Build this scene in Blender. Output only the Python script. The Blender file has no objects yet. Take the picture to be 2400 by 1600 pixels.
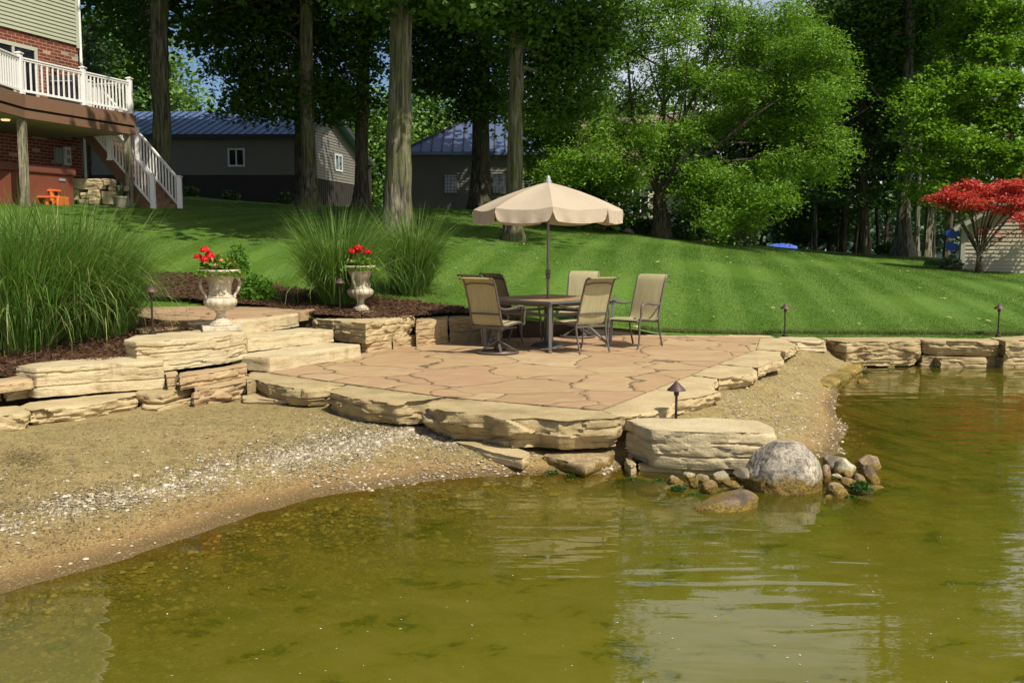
import bpy, bmesh, math, random
import numpy as np
from mathutils import Vector, noise, Matrix
C = bpy.context.scene.collection
SC = bpy.context.scene
# ---------------------------------------------------------------- camera, light, exposure
FPX, HOR = 2333.0, 570.0            # focal length in pixels of the 2400 px wide photo, horizon row
TH = math.atan((800 - HOR) / FPX)
EYE = 1.55
cam = bpy.data.cameras.new('camera'); cam.sensor_width = 36; cam.lens = 36 * FPX / 2400
cam.clip_start = 0.05; cam.clip_end = 3000
co = bpy.data.objects.new('camera', cam); C.objects.link(co)
co.location = (0, 0, EYE); co.rotation_euler = (math.pi / 2 - TH, 0, 0)
SC.camera = co
SUN_AZ, SUN_EL = math.radians(42), math.radians(52)     # sun stands behind the camera to the right
to_sun = Vector((math.sin(SUN_AZ) * math.cos(SUN_EL), -math.cos(SUN_AZ) * math.cos(SUN_EL), math.sin(SUN_EL)))
sl = bpy.data.lights.new('sun', 'SUN'); sl.energy = 4.9; sl.angle = math.radians(0.53); sl.color = (1, 0.94, 0.82)
so = bpy.data.objects.new('sun', sl); C.objects.link(so)
so.rotation_euler = (-to_sun).to_track_quat('-Z', 'Y').to_euler()
W = bpy.data.worlds.new('World'); SC.world = W; W.use_nodes = True
wt = W.node_tree; wn = wt.nodes; wl = wt.links
bg = wn['Background']
sky = wn.new('ShaderNodeTexSky'); sky.sky_type = 'NISHITA'; sky.sun_disc = False
sky.sun_elevation = SUN_EL; sky.sun_rotation = math.pi - SUN_AZ
sky.air_density = 0.85; sky.dust_density = 0.3; sky.ozone_density = 4.0
tc = wn.new('ShaderNodeTexCoord'); cn = wn.new('ShaderNodeTexNoise'); cn.inputs['Scale'].default_value = 3.2
cn.inputs['Detail'].default_value = 6; cn.inputs['Roughness'].default_value = 0.55
cm = wn.new('ShaderNodeMapping'); cm.inputs['Scale'].default_value = (1, 1, 2.6); cm.inputs['Location'].default_value = (0.35, 0.2, 0.4)
cr = wn.new('ShaderNodeValToRGB'); cr.color_ramp.elements[0].position = 0.50; cr.color_ramp.elements[1].position = 0.72
cmx = wn.new('ShaderNodeMix'); cmx.data_type = 'RGBA'
wl.new(tc.outputs['Generated'], cm.inputs['Vector']); wl.new(cm.outputs[0], cn.inputs['Vector'])
sx = wn.new('ShaderNodeSeparateXYZ'); wl.new(tc.outputs['Generated'], sx.inputs[0])
mr = wn.new('ShaderNodeMapRange'); mr.inputs[1].default_value = -.12; mr.inputs[2].default_value = .14; mr.inputs[3].default_value = -.13; mr.inputs[4].default_value = .24
wl.new(sx.outputs[0], mr.inputs[0]); ad = wn.new('ShaderNodeMath'); wl.new(cn.outputs[0], ad.inputs[0]); wl.new(mr.outputs[0], ad.inputs[1])   # the cloud bank stands to the right
wl.new(ad.outputs[0], cr.inputs[0]); wl.new(cr.outputs[0], cmx.inputs[0]); wl.new(sky.outputs[0], cmx.inputs[6])
cmx.inputs[7].default_value = (11.0, 11.0, 11.2, 1)
wl.new(cmx.outputs[2], bg.inputs['Color']); bg.inputs['Strength'].default_value = 0.075
SC.view_settings.view_transform = 'Standard'; SC.view_settings.look = 'None'
SC.view_settings.gamma = 1; SC.view_settings.exposure = 0.26
SC.render.engine = 'CYCLES'
SC.cycles.max_bounces = 8; SC.cycles.diffuse_bounces = 4; SC.cycles.glossy_bounces = 3
SC.cycles.transmission_bounces = 3; SC.cycles.transparent_max_bounces = 6
SC.cycles.use_denoising = True
SC.cycles.sample_clamp_indirect = 6

# ---------------------------------------------------------------- picture measurements -> places
def ray(px, py):
    u = (px - 1200) / FPX; v = (800 - py) / FPX
    return np.array([u, math.cos(TH) + v * math.sin(TH), -math.sin(TH) + v * math.cos(TH)])
def P(px, py, z=0.0):               # where the sight line meets the height z
    r = ray(px, py); t = (z - EYE) / r[2]
    return np.array([r[0] * t, r[1] * t, z])
def D(px, py, d):                   # where the sight line meets the distance d
    r = ray(px, py); t = d / r[1]
    return np.array([r[0] * t, d, EYE + r[2] * t])
def PP(pts, z): return [tuple(P(a, b, z)[:2]) for a, b in pts]
rng = np.random.default_rng(7); random.seed(7)

# ---------------------------------------------------------------- objects
def root_of(o):
    while o.parent: o = o.parent
    return o
def tag(o, label, cat, group=None, kind=None):
    if label: o['label'] = label
    if cat: o['category'] = cat
    if group: o['group'] = group
    if kind: o['kind'] = kind
    return o
def thing(name, label, cat, loc=(0, 0, 0), rz=0.0, group=None):
    o = bpy.data.objects.new(name, None); C.objects.link(o)
    o.empty_display_size = 0.1
    o.location = tuple(float(c) for c in loc); o.rotation_euler = (0, 0, rz)
    return tag(o, label, cat, group)
def link(name, me, m, parent=None):
    o = bpy.data.objects.new(name, me); C.objects.link(o)
    if m is not None and not me.materials: me.materials.append(m)
    if parent is not None: o.parent = parent
    return o
class MB:                            # a mesh being put together
    def __init__(s): s.v = []; s.f = []
    def add(s, vs, fs):
        b = len(s.v); s.v += [tuple(map(float, q)) for q in vs]; s.f += [tuple(i + b for i in f) for f in fs]; return s
    def box(s, lo, hi):
        x0, y0, z0 = lo; x1, y1, z1 = hi
        return s.add([(x0,y0,z0),(x1,y0,z0),(x1,y1,z0),(x0,y1,z0),(x0,y0,z1),(x1,y0,z1),(x1,y1,z1),(x0,y1,z1)],
                     [(3,2,1,0),(4,5,6,7),(0,1,5,4),(1,2,6,5),(2,3,7,6),(3,0,4,7)])
    def bar(s, a, b, w, h=None, up=(0, 0, 1)):      # box along a-b
        h = h or w; a = Vector(a); b = Vector(b); d = (b - a).normalized(); u = Vector(up)
        if abs(d.dot(u)) > .98: u = Vector((0, 1, 0))
        r = d.cross(u).normalized(); u = r.cross(d)
        q = []
        for p in (a, b):
            for i, j in ((-1,-1),(1,-1),(1,1),(-1,1)): q.append(p + r * (i * w / 2) + u * (j * h / 2))
        return s.add(q, [(0,1,2,3),(7,6,5,4),(0,4,5,1),(1,5,6,2),(2,6,7,3),(3,7,4,0)])
    def tube(s, path, rad, n=8, cap=True, wob=0.0, seed=0):
        path = [Vector(p) for p in path]
        if not hasattr(rad, '__len__'): rad = [rad] * len(path)
        rings = []; u = None
        for i, p in enumerate(path):
            d = (path[min(i+1, len(path)-1)] - path[max(i-1, 0)]).normalized()
            if u is None: u = d.orthogonal().normalized()
            u = (u - d * u.dot(d)).normalized(); w = d.cross(u)
            ring = []
            for k in range(n):
                a = 2 * math.pi * k / n; r = rad[i]
                if wob: r *= 1 + wob * noise.noise(Vector((math.cos(a) * 2.2 + seed, math.sin(a) * 2.2, p.z * .6 + p.x * .3)))
                ring.append(p + u * (r * math.cos(a)) + w * (r * math.sin(a)))
            rings.append(ring)
        vs = [q for r in rings for q in r]; fs = []
        for i in range(len(path) - 1):
            for k in range(n):
                k2 = (k + 1) % n; fs.append((i*n+k, i*n+k2, (i+1)*n+k2, (i+1)*n+k))
        if cap: fs += [tuple(range(n))[::-1], tuple((len(path)-1)*n + k for k in range(n))]
        return s.add(vs, fs)
    def lathe(s, prof, n=24, c=(0, 0, 0), flute=None, sq=None):   # prof: (radius, z)
        vs = []; fs = []
        for i, (r, z) in enumerate(prof):
            for k in range(n):
                a = 2 * math.pi * k / n; q = r
                if flute and flute[0] <= z <= flute[1]:
                    q = r * (1 - flute[3] * (1 - abs(math.sin(a * flute[2] / 2))) ** 2 )
                vs.append((c[0] + q * math.cos(a), c[1] + q * math.sin(a), c[2] + z))
        for i in range(len(prof) - 1):
            for k in range(n):
                k2 = (k+1) % n; fs.append((i*n+k, i*n+k2, (i+1)*n+k2, (i+1)*n+k))
        fs += [tuple(range(n))[::-1], tuple((len(prof)-1)*n + k for k in range(n))]
        return s.add(vs, fs)
    def prism(s, poly, z0, z1):
        n = len(poly)
        if sum(poly[i][0]*poly[(i+1)%n][1]-poly[(i+1)%n][0]*poly[i][1] for i in range(n)) < 0: poly = poly[::-1]
        return s.add([(x, y, z0) for x, y in poly] + [(x, y, z1) for x, y in poly],
                     [tuple(range(n))[::-1], tuple(range(n, 2*n))] + [(i, (i+1)%n, n+(i+1)%n, n+i) for i in range(n)])
    def xf(s, M, b=0):
        s.v[b:] = [tuple(M @ Vector(q)) for q in s.v[b:]]; return s
    def obj(s, name, m, parent=None, smooth=None, bevel=0.0, world=True):
        off = Vector((0, 0, 0))
        if parent is not None and world: off = root_of(parent).location
        me = bpy.data.meshes.new(name)
        me.from_pydata([(x - off.x, y - off.y, z - off.z) for x, y, z in s.v], [], s.f); me.update()
        if bevel:
            bm = bmesh.new(); bm.from_mesh(me)
            es = [e for e in bm.edges if len(e.link_faces) == 2 and e.calc_face_angle(0) > .6]
            bmesh.ops.bevel(bm, geom=es, offset=bevel, segments=2, profile=.6, affect='EDGES'); bm.to_mesh(me); bm.free()
        if smooth is not None:
            me.polygons.foreach_set('use_smooth', [True] * len(me.polygons))
            me.set_sharp_from_angle(angle=math.radians(smooth))
        return link(name, me, m, parent)
def np_mesh(name, V, Fc, m, parent=None, attr=None, smooth=False, off=True):
    """V (n,3); Fc (k,c) faces with the same corner count; attr {name: per-vertex floats}"""
    V = np.asarray(V, dtype=np.float32)
    if parent is not None and off:
        l = root_of(parent).location; V = V - np.array([l.x, l.y, l.z], dtype=np.float32)
    me = bpy.data.meshes.new(name); k, c = Fc.shape
    me.vertices.add(len(V)); me.vertices.foreach_set('co', V.ravel())
    me.loops.add(k * c); me.loops.foreach_set('vertex_index', Fc.ravel().astype(np.int32))
    me.polygons.add(k); me.polygons.foreach_set('loop_start', np.arange(0, k * c, c, dtype=np.int32))
    me.polygons.foreach_set('use_smooth', np.full(k, smooth, dtype=bool))
    for a, vals in (attr or {}).items():
        at = me.attributes.new(a, 'FLOAT', 'POINT'); at.data.foreach_set('value', np.asarray(vals, dtype=np.float32))
    me.update(calc_edges=True); me.validate()
    return link(name, me, m, parent)
def dup(root, loc, rz, label=None, group=None):     # a copy of a thing with copies of its parts and their sub-parts
    def cp(o, par):
        c = o.copy(); C.objects.link(c)
        if par is not None: c.parent = par
        for ch in o.children: cp(ch, c)
        return c
    kids = list(root.children)
    r = root.copy(); C.objects.link(r)
    for ch in kids: cp(ch, r)
    r.location = tuple(float(c) for c in loc); r.rotation_euler = (0, 0, rz)
    if label: r['label'] = label
    if group: r['group'] = group
    return r

# ---------------------------------------------------------------- materials
class Mt:
    def __init__(s, name):
        s.m = bpy.data.materials.new(name); s.m.use_nodes = True; s.t = s.m.node_tree
        s.b = s.t.nodes['Principled BSDF']; s.o = s.t.nodes['Material Output']
    def n(s, typ, ins=None, **props):
        k = s.t.nodes.new('ShaderNode' + typ)
        for a, b in props.items(): setattr(k, a, b)
        for a, b in (ins or {}).items(): s.put(k.inputs[a], b)
        return k
    def put(s, sock, val):
        if isinstance(val, bpy.types.NodeSocket): s.t.links.new(val, sock)
        elif isinstance(val, (tuple, list)) and sock.type == 'RGBA' and len(val) == 3: sock.default_value = (*val, 1)
        else: sock.default_value = val
    def pos(s): return s.n('NewGeometry').outputs['Position']
    def obj(s): return s.n('TexCoord').outputs['Object']
    def map(s, vec, scale=(1, 1, 1), loc=(0, 0, 0), rot=(0, 0, 0)):
        return s.n('Mapping', {'Vector': vec, 'Scale': scale, 'Location': loc, 'Rotation': rot}).outputs[0]
    def noise(s, vec, scale, detail=4, rough=.55, dist=0): 
        return s.n('TexNoise', {'Vector': vec, 'Scale': scale, 'Detail': detail, 'Roughness': rough, 'Distortion': dist}).outputs[0]
    def ramp(s, fac, stops, interp='LINEAR'):
        k = s.n('ValToRGB', {'Fac': fac}); r = k.color_ramp; r.interpolation = interp
        while len(r.elements) < len(stops): r.elements.new(.5)
        for e, (p, c) in zip(r.elements, stops): e.position = p; e.color = (*c, 1) if hasattr(c, '__len__') else (c, c, c, 1)
        return k.outputs[0]
    def mix(s, fac, a, b, blend='MIX'):
        k = s.n('Mix', data_type='RGBA', blend_type=blend); s.put(k.inputs[0], fac); s.put(k.inputs[6], a); s.put(k.inputs[7], b); return k.outputs[2]
    def math(s, op, a, b=0.0, c=0.0):
        k = s.n('Math', operation=op); s.put(k.inputs[0], a); s.put(k.inputs[1], b); s.put(k.inputs[2], c); return k.outputs[0]
    def bump(s, h, strength=.4, dist=.02, normal=None):
        d = {'Height': h, 'Strength': strength, 'Distance': dist}
        if normal is not None: d['Normal'] = normal
        return s.n('Bump', d).outputs[0]
    def set(s, **kw):
        nm = dict(color='Base Color', rough='Roughness', metal='Metallic', normal='Normal', spec='Specular IOR Level', coat='Coat Weight',
                  emit='Emission Color', emits='Emission Strength', alpha='Alpha', trans='Transmission Weight')
        for a, b in kw.items(): s.put(s.b.inputs[nm[a]], b)
        return s
def simple(name, col, rough=.6, var=.12, scale=6, metal=0, bump=.0, spec=.5):
    g = Mt(name); p = g.obj(); n = g.noise(p, scale, 4)
    g.set(color=g.mix(n, tuple(c * (1 - var) for c in col), tuple(min(1, c * (1 + var)) for c in col)), rough=rough, metal=metal, spec=spec)
    if bump: g.set(normal=g.bump(g.noise(p, scale * 8, 3), bump, .004))
    return g.m
def limestone(name, light, dark, stain=.5, pink=0.0):
    g = Mt(name); p = g.pos()
    n1 = g.noise(p, 2.6, 6, .62); st = g.noise(g.map(p, (1.6, 1.6, 26)), 1.0, 5, .6, .4); fine = g.noise(p, 55, 5, .65)
    c = g.mix(g.ramp(n1, [(.3, dark), (.62, light)]), (1, 1, 1), (1, 1, 1), 'MULTIPLY')
    c = g.ramp(n1, [(.28, dark), (.6, light)])
    c = g.mix(g.ramp(st, [(.34, .38), (.46, 0.0)]), c, tuple(q * .6 for q in dark))
    drip = g.noise(g.map(p, (7, 7, .8)), 1.0, 4, .6)
    nz = g.n('SeparateXYZ', {'Vector': g.n('NewGeometry').outputs['Normal']}).outputs[2]
    side = g.math('SUBTRACT', 1.0, g.math('MULTIPLY', nz, 1.3)); side = g.n('Clamp', {'Value': side}).outputs[0]
    dk = g.math('MULTIPLY', g.ramp(drip, [(.56, 0.0), (.7, stain)]), side)
    c = g.mix(dk, c, (.24, .15, .07))
    if pink: c = g.mix(g.ramp(g.noise(p, 3.7, 3), [(.5, 0.0), (.7, pink)]), c, (.40, .21, .13))
    c = g.mix(g.ramp(fine, [(.3, .35), (.55, 0.0)]), c, tuple(q * .5 for q in dark))
    pit = g.n('TexVoronoi', {'Vector': p, 'Scale': 38.0}).outputs[0]
    h = g.math('ADD', g.math('MULTIPLY', fine, .5), g.math('ADD', g.math('MULTIPLY', g.math('MULTIPLY', st, side), 1.2), g.math('MULTIPLY', pit, .25)))
    g.set(color=c, rough=.9, spec=.2, normal=g.bump(h, .55, .02)); return g.m
M_LIME = limestone('limestone', (.49, .385, .215), (.38, .285, .145), .5)
M_LIME_W = limestone('limestone_pale', (.52, .43, .265), (.41, .32, .175), .45)
M_LIME_D = limestone('limestone_weathered', (.42, .33, .175), (.28, .21, .10), .7, .2)
M_LIME_P = limestone('limestone_pinkish', (.45, .335, .185), (.32, .215, .115), .4, .4)
def flag():
    g = Mt('flagstone'); p = g.pos()
    w = g.n('VectorMath', {0: g.n('TexNoise', {'Vector': p, 'Scale': .9, 'Detail': 3.0}).outputs[1], 1: (.5, .5, .5)}, operation='SUBTRACT').outputs[0]
    w2 = g.n('VectorMath', {0: w, 'Scale': .95}, operation='SCALE').outputs[0]
    q = g.n('VectorMath', {0: g.map(p, (.95, .80, 0)), 1: w2}, operation='ADD').outputs[0]
    e = g.n('TexVoronoi', {'Vector': q, 'Scale': 1.05, 'Randomness': .8}, feature='DISTANCE_TO_EDGE').outputs[0]
    cell = g.n('TexVoronoi', {'Vector': q, 'Scale': 1.05, 'Randomness': .8}).outputs[1]
    cv = g.n('SeparateColor', {'Color': cell}).outputs[0]
    c = g.ramp(cv, [(0, (.30, .195, .10)), (.3, (.40, .285, .145)), (.62, (.34, .205, .118)), (.8, (.37, .25, .125)), (1, (.43, .325, .18))])
    n = g.noise(p, 2.2, 6, .65, .6); c = g.mix(g.ramp(n, [(.35, .75), (.6, 0.0)]), c, (.335, .205, .112))
    n2 = g.noise(g.map(p, (1, 3, 1)), 2.6, 5, .6); c = g.mix(g.ramp(n2, [(.5, 0.0), (.72, .65)]), c, (.44, .33, .195))
    f = g.noise(p, 70, 4, .6); c = g.mix(g.ramp(f, [(.3, .3), (.5, 0.0)]), c, (.25, .15, .08))
    wid = g.math('MULTIPLY_ADD', g.noise(p, 1.7, 2), .044, -.0125)
    j = g.math('LESS_THAN', e, wid); j2 = g.math('SUBTRACT', 1.0, g.n('MapRange', {0: e, 1: 0.0, 2: .04}).outputs[0])
    c = g.mix(g.math('MULTIPLY', j, .85), c, (.085, .06, .032)); c = g.mix(g.math('MULTIPLY', j2, .3), c, (.2, .13, .07))
    h = g.math('ADD', g.math('MULTIPLY', j2, -1.0), g.math('ADD', g.math('MULTIPLY', g.noise(p, 14, 5), .45), g.math('MULTIPLY', g.noise(p, 3.1, 3), 1.6)))
    g.set(color=c, rough=.82, spec=.25, normal=g.bump(h, .5, .02)); return g.m
M_FLAG = flag()
def sand():
    g = Mt('beach_sand'); p = g.pos()
    n = g.noise(p, 1.1, 6, .6); f = g.noise(p, 60, 4, .7); m_ = g.noise(p, 9, 5, .65)
    c = g.ramp(n, [(.3, (.22, .16, .066)), (.5, (.32, .24, .105)), (.7, (.26, .195, .075))])
    z = g.n('SeparateXYZ', {'Vector': p}).outputs[2]
    c = g.mix(g.ramp(g.noise(p, .9, 5, .65), [(.4, 0.0), (.65, .55)]), c, (.25, .22, .085))
    c = g.mix(g.ramp(m_, [(.32, .8), (.52, 0.0)]), c, (.16, .11, .05))
    wet = g.n('MapRange', {0: z, 1: -.405, 2: -.33}).outputs[0]
    c = g.mix(wet, g.mix(f, (.26, .145, .052), (.34, .205, .082)), c)
    under = g.n('MapRange', {0: z, 1: -.50, 2: -.42}).outputs[0]
    alg = g.ramp(g.noise(g.map(p, (1, 1.6, 1)), 1.7, 5, .6, .5), [(.45, (.22, .17, .05)), (.58, (.05, .065, .006))])
    c = g.mix(g.n('MapRange', {0: g.math('ADD', z, g.math('MULTIPLY', g.math('SUBTRACT', n, .5), .03)), 1: -.375, 2: -.405}).outputs[0], c, (.13, .085, .035)); c = g.mix(under, alg, c)
    c = g.mix(g.ramp(f, [(.34, .75), (.52, 0.0)]), c, (.10, .07, .03)); c = g.mix(g.ramp(f, [(.56, 0.0), (.68, .6)]), c, (.50, .40, .22))
    h = g.math('ADD', f, g.math('MULTIPLY', m_, 2.0))
    g.set(color=c, rough=.95, spec=.15, normal=g.bump(h, .5, .015)); return g.m
M_SAND = sand()
def lawn_mat(blade=False):
    g = Mt('lawn_blade' if blade else 'lawn_turf'); p = g.pos()
    n = g.noise(p, .35, 5, .6); f = g.noise(p, 26, 4, .7); m_ = g.noise(g.map(p, (2.0, .7, 1)), 1.2, 5, .6)
    c = g.ramp(n, [(.3, (.064, .132, .012)), (.7, (.096, .168, .018))])
    s = g.n('SeparateXYZ', {'Vector': p}); wob = g.math('MULTIPLY', g.noise(p, .10, 2), 4.5)
    ph = g.math('ADD', g.math('ADD', g.math('MULTIPLY', s.outputs[0], 5.8), g.math('MULTIPLY', s.outputs[1], -.95)), wob)
    st = g.ramp(g.math('MULTIPLY_ADD', g.math('SINE', ph), .5, .5), [(.3, 0.0), (.75, 1.0)])
    c = g.mix(g.math('MULTIPLY', st, .55), c, (.145, .235, .042))
    c = g.mix(g.ramp(g.noise(p, 1.1, 6, .7), [(.56, 0.0), (.74, .5)]), c, (.17, .20, .05)); c = g.mix(g.ramp(g.noise(p, 3.5, 5, .7), [(.3, .55), (.46, 0.0)]), c, (.035, .095, .010))
    c = g.mix(g.ramp(m_, [(.45, 0.0), (.7, .55)]), c, (.10, .20, .040))
    if blade:
        v = g.n('Attribute', attribute_name='v').outputs[2]
        c = g.mix(g.ramp(v, [(0, .55), (.5, 0.0)]), c, (.02, .06, .006)); c = g.mix(g.ramp(v, [(.6, 0.0), (1, .5)]), c, (.17, .27, .06))
        g.set(color=c, rough=.6, spec=.2); tr = g.n('BsdfTranslucent', {'Color': c}); ms = g.n('MixShader', {0: .25, 1: g.b.outputs[0], 2: tr.outputs[0]}); g.t.links.new(ms.outputs[0], g.o.inputs[0]); return g.m
    c = g.mix(g.ramp(f, [(.3, .65), (.55, 0.0)]), c, (.018, .05, .006))
    g.set(color=c, rough=.9, spec=.1, normal=g.bump(f, .8, .03)); return g.m
M_LAWN = lawn_mat()
def mulch_mat():
    g = Mt('mulch_ground'); p = g.pos(); v = g.n('TexVoronoi', {'Vector': g.map(p, (1, 1.8, 1)), 'Scale': 26.0})
    c = g.mix(g.n('SeparateColor', {'Color': v.outputs[1]}).outputs[0], (.045, .022, .013), (.12, .062, .036))
    g.set(color=c, rough=.95, spec=.1, normal=g.bump(v.outputs[0], .9, .03)); return g.m
M_MULCH = mulch_mat()
def leafmat(name, a, b, trans=.25, hue=None):
    g = Mt(name); v = g.n('Attribute', attribute_name='v').outputs[2]
    stops = [(0, a), (1, b)] if hue is None else [(0, a), (.72, b), (1, hue)]
    c = g.ramp(v, stops)
    g.set(color=c, rough=.5, spec=.35)
    tr = g.n('BsdfTranslucent', {'Color': g.mix(.5, c, (c0 := (min(1, b[0]*1.5), min(1, b[1]*1.5), b[2]*.6)))})
    ms = g.n('MixShader', {0: trans, 1: g.b.outputs[0], 2: tr.outputs[0]}); g.t.links.new(ms.outputs[0], g.o.inputs[0]); return g.m
M_BLADE = leafmat('grass_blade', (.040, .11, .010), (.12, .24, .035), .35, (.40, .40, .16))
M_LAWNBLADE = lawn_mat(True)
M_CHIP = leafmat('wood_chip', (.05, .024, .014), (.16, .085, .05), 0.0)
M_PEB = leafmat('pebble', (.14, .10, .06), (.48, .41, .29), 0.0, (.62, .57, .46))
M_PEBW = leafmat('pebble_wet', (.07, .05, .02), (.22, .17, .06), 0.0, (.35, .28, .13))
def water_mat():
    g = Mt('water'); p = g.pos(); dep = g.n('Attribute', attribute_name='depth').outputs[2]
    w1 = g.noise(g.map(p, (.55, 1.9, 1), rot=(0, 0, .12)), 2.3, 1.5, .45, .3)
    w2 = g.noise(g.map(p, (1.0, 3.0, 1), rot=(0, 0, -.2)), 6.5, 2, .5, .2)
    calm = g.ramp(g.noise(g.map(p, (.5, .8, 1)), .8, 2), [(.42, .12), (.62, 1.0)])
    h = g.math('ADD', w1, g.math('MULTIPLY', g.math('MULTIPLY', w2, .11), calm))
    nr = g.bump(h, .10, .07)
    gl = g.n('BsdfGlossy', {'Color': (.95, .95, .95), 'Roughness': .02, 'Normal': nr})
    fr = g.n('Fresnel', {'IOR': 1.33, 'Normal': nr})
    k = g.math('MULTIPLY', g.math('POWER', 2.718, g.math('MULTIPLY', dep, -2.7)), 1.0)
    turb = g.noise(g.map(p, (1, 1.2, 1)), 2.6, 6, .68, .4)
    mc = g.ramp(turb, [(.36, (.062, .072, .005)), (.42, (.112, .106, .009)), (.70, (.138, .126, .017))])
    mc = g.mix(g.math('MULTIPLY', g.ramp(g.noise(g.map(p, (.6, 1.4, 1), loc=(3, 1, 0)), .8, 5, .65), [(.46, 0.0), (.66, .55)]),
               g.n('MapRange', {0: g.n('SeparateXYZ', {'Vector': p}).outputs[0], 1: 1.5, 2: 5.0}).outputs[0]), mc, (.040, .058, .003))
    df = g.n('BsdfDiffuse', {'Color': mc})
    tp = g.n('BsdfTransparent', {'Color': (.80, .76, .42)})
    a = g.n('MixShader', {0: k, 1: df.outputs[0], 2: tp.outputs[0]})
    b = g.n('MixShader', {0: fr.outputs[0], 1: a.outputs[0], 2: gl.outputs[0]})
    g.t.links.new(b.outputs[0], g.o.inputs[0]); return g.m
M_WATER = water_mat()
def bark(name, a, b, scale=1.0, moss=0.0):
    g = Mt(name); p = g.obj()
    f = g.noise(g.map(p, (16*scale, 16*scale, 1.6*scale)), 1.0, 6, .65, .5); n = g.noise(p, 1.3, 4)
    c = g.ramp(f, [(.38, tuple(q*.25 for q in a)), (.50, a), (.64, b)])
    if moss: c = g.mix(g.ramp(n, [(.42, 0.0), (.62, moss)]), c, (.10, .12, .03))
    g.set(color=c, rough=.95, spec=.15, normal=g.bump(f, 1.0, .06)); return g.m
M_BARK = bark('bark_grey', (.115, .10, .07), (.235, .21, .15), .8, .6)
M_BARK_D = bark('bark_dark', (.075, .058, .042), (.15, .125, .09), 1.2, .2)
M_BARK_P = bark('bark_pale', (.16, .14, .11), (.28, .25, .19), .9, .2)
def boulder_mat(name, a, b, speck, wet=None):
    g = Mt(name); p = g.pos(); n = g.noise(p, 5, 6, .65); f = g.noise(p, 60, 5, .75); d = g.noise(p, 2.6, 5, .6, 1.0)
    c = g.ramp(n, [(.32, a), (.62, b)]); c = g.mix(g.ramp(d, [(.46, 0.0), (.60, .8)]), c, tuple(q*.35 for q in a))
    c = g.mix(g.ramp(g.noise(p, 24, 6, .8), [(.40, .8), (.52, 0.0)]), c, speck); c = g.mix(g.ramp(f, [(.36, .6), (.5, 0.0)]), c, speck)
    if wet is not None:
        z = g.n('SeparateXYZ', {'Vector': p}).outputs[2]; zz = g.math('ADD', z, g.math('MULTIPLY', g.math('SUBTRACT', g.noise(p, 4.5, 5, .65), .5), -.22))
        c = g.mix(g.n('MapRange', {0: zz, 1: wet, 2: wet + .05}).outputs[0], g.mix(g.ramp(f, [(.4, 0.0), (.6, 1.0)]), (.055, .045, .012), (.26, .16, .03)), c)
    g.set(color=c, rough=.75, spec=.3, normal=g.bump(f, .6, .012)); return g.m
M_BOULDER = boulder_mat('granite', (.25, .215, .17), (.54, .46, .34), (.06, .05, .05), -.335)
M_ROCK = [boulder_mat('rock_brown', (.22, .15, .085), (.38, .27, .15), (.09, .06, .03), -.35), boulder_mat('rock_grey', (.31, .25, .16), (.45, .375, .245), (.15, .13, .10), -.37),
          boulder_mat('rock_dark', (.14, .095, .06), (.24, .17, .11), (.05, .04, .03), -.37), boulder_mat('rock_rust', (.30, .17, .05), (.42, .27, .09), (.11, .08, .03), -.36),
          boulder_mat('rock_pale', (.42, .37, .23), (.55, .50, .34), (.16, .15, .09), -.36)]
M_URN = boulder_mat('urn_concrete', (.56, .48, .34), (.70, .61, .46), (.36, .29, .19))
M_ALGAE = leafmat('algae', (.014, .045, .003), (.04, .10, .008), 0.0)
M_METAL = simple('bronze_frame', (.12, .098, .085), .42, .15, 12, .35, .1)
M_DARKM = simple('dark_bronze', (.035, .022, .018), .5, .2, 14, .3)
M_HAT = simple('aged_bronze', (.085, .048, .040), .55, .2, 20, .3)
M_WHITE = simple('white_vinyl', (.78, .76, .72), .45, .04, 3)
M_TAN = simple('trim_sage', (.44, .45, .35), .6, .05, 3)
M_GLASS = simple('window_glass', (.012, .014, .018), .04, .3, 2, 0, 0, .8)
M_DECK = simple('deck_board', (.175, .095, .055), .6, .12, 5, 0, .2)
M_POST = bark('weathered_timber', (.27, .235, .165), (.42, .38, .28), 1.5, .2)
M_ORANGE = simple('orange_plastic', (.72, .155, .03), .4, .05, 3)
M_BLUE = simple('blue_plastic', (.012, .07, .40), .4, .05, 3)
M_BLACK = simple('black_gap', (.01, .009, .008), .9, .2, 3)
M_GREY = simple('grey_metal', (.33, .35, .34), .45, .1, 5, .2)
M_RED = leafmat('red_petal', (.45, .003, .006), (.75, .010, .015), .2)
M_POT = simple('pot_clay', (.20, .19, .13), .8, .2, 6)
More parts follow.
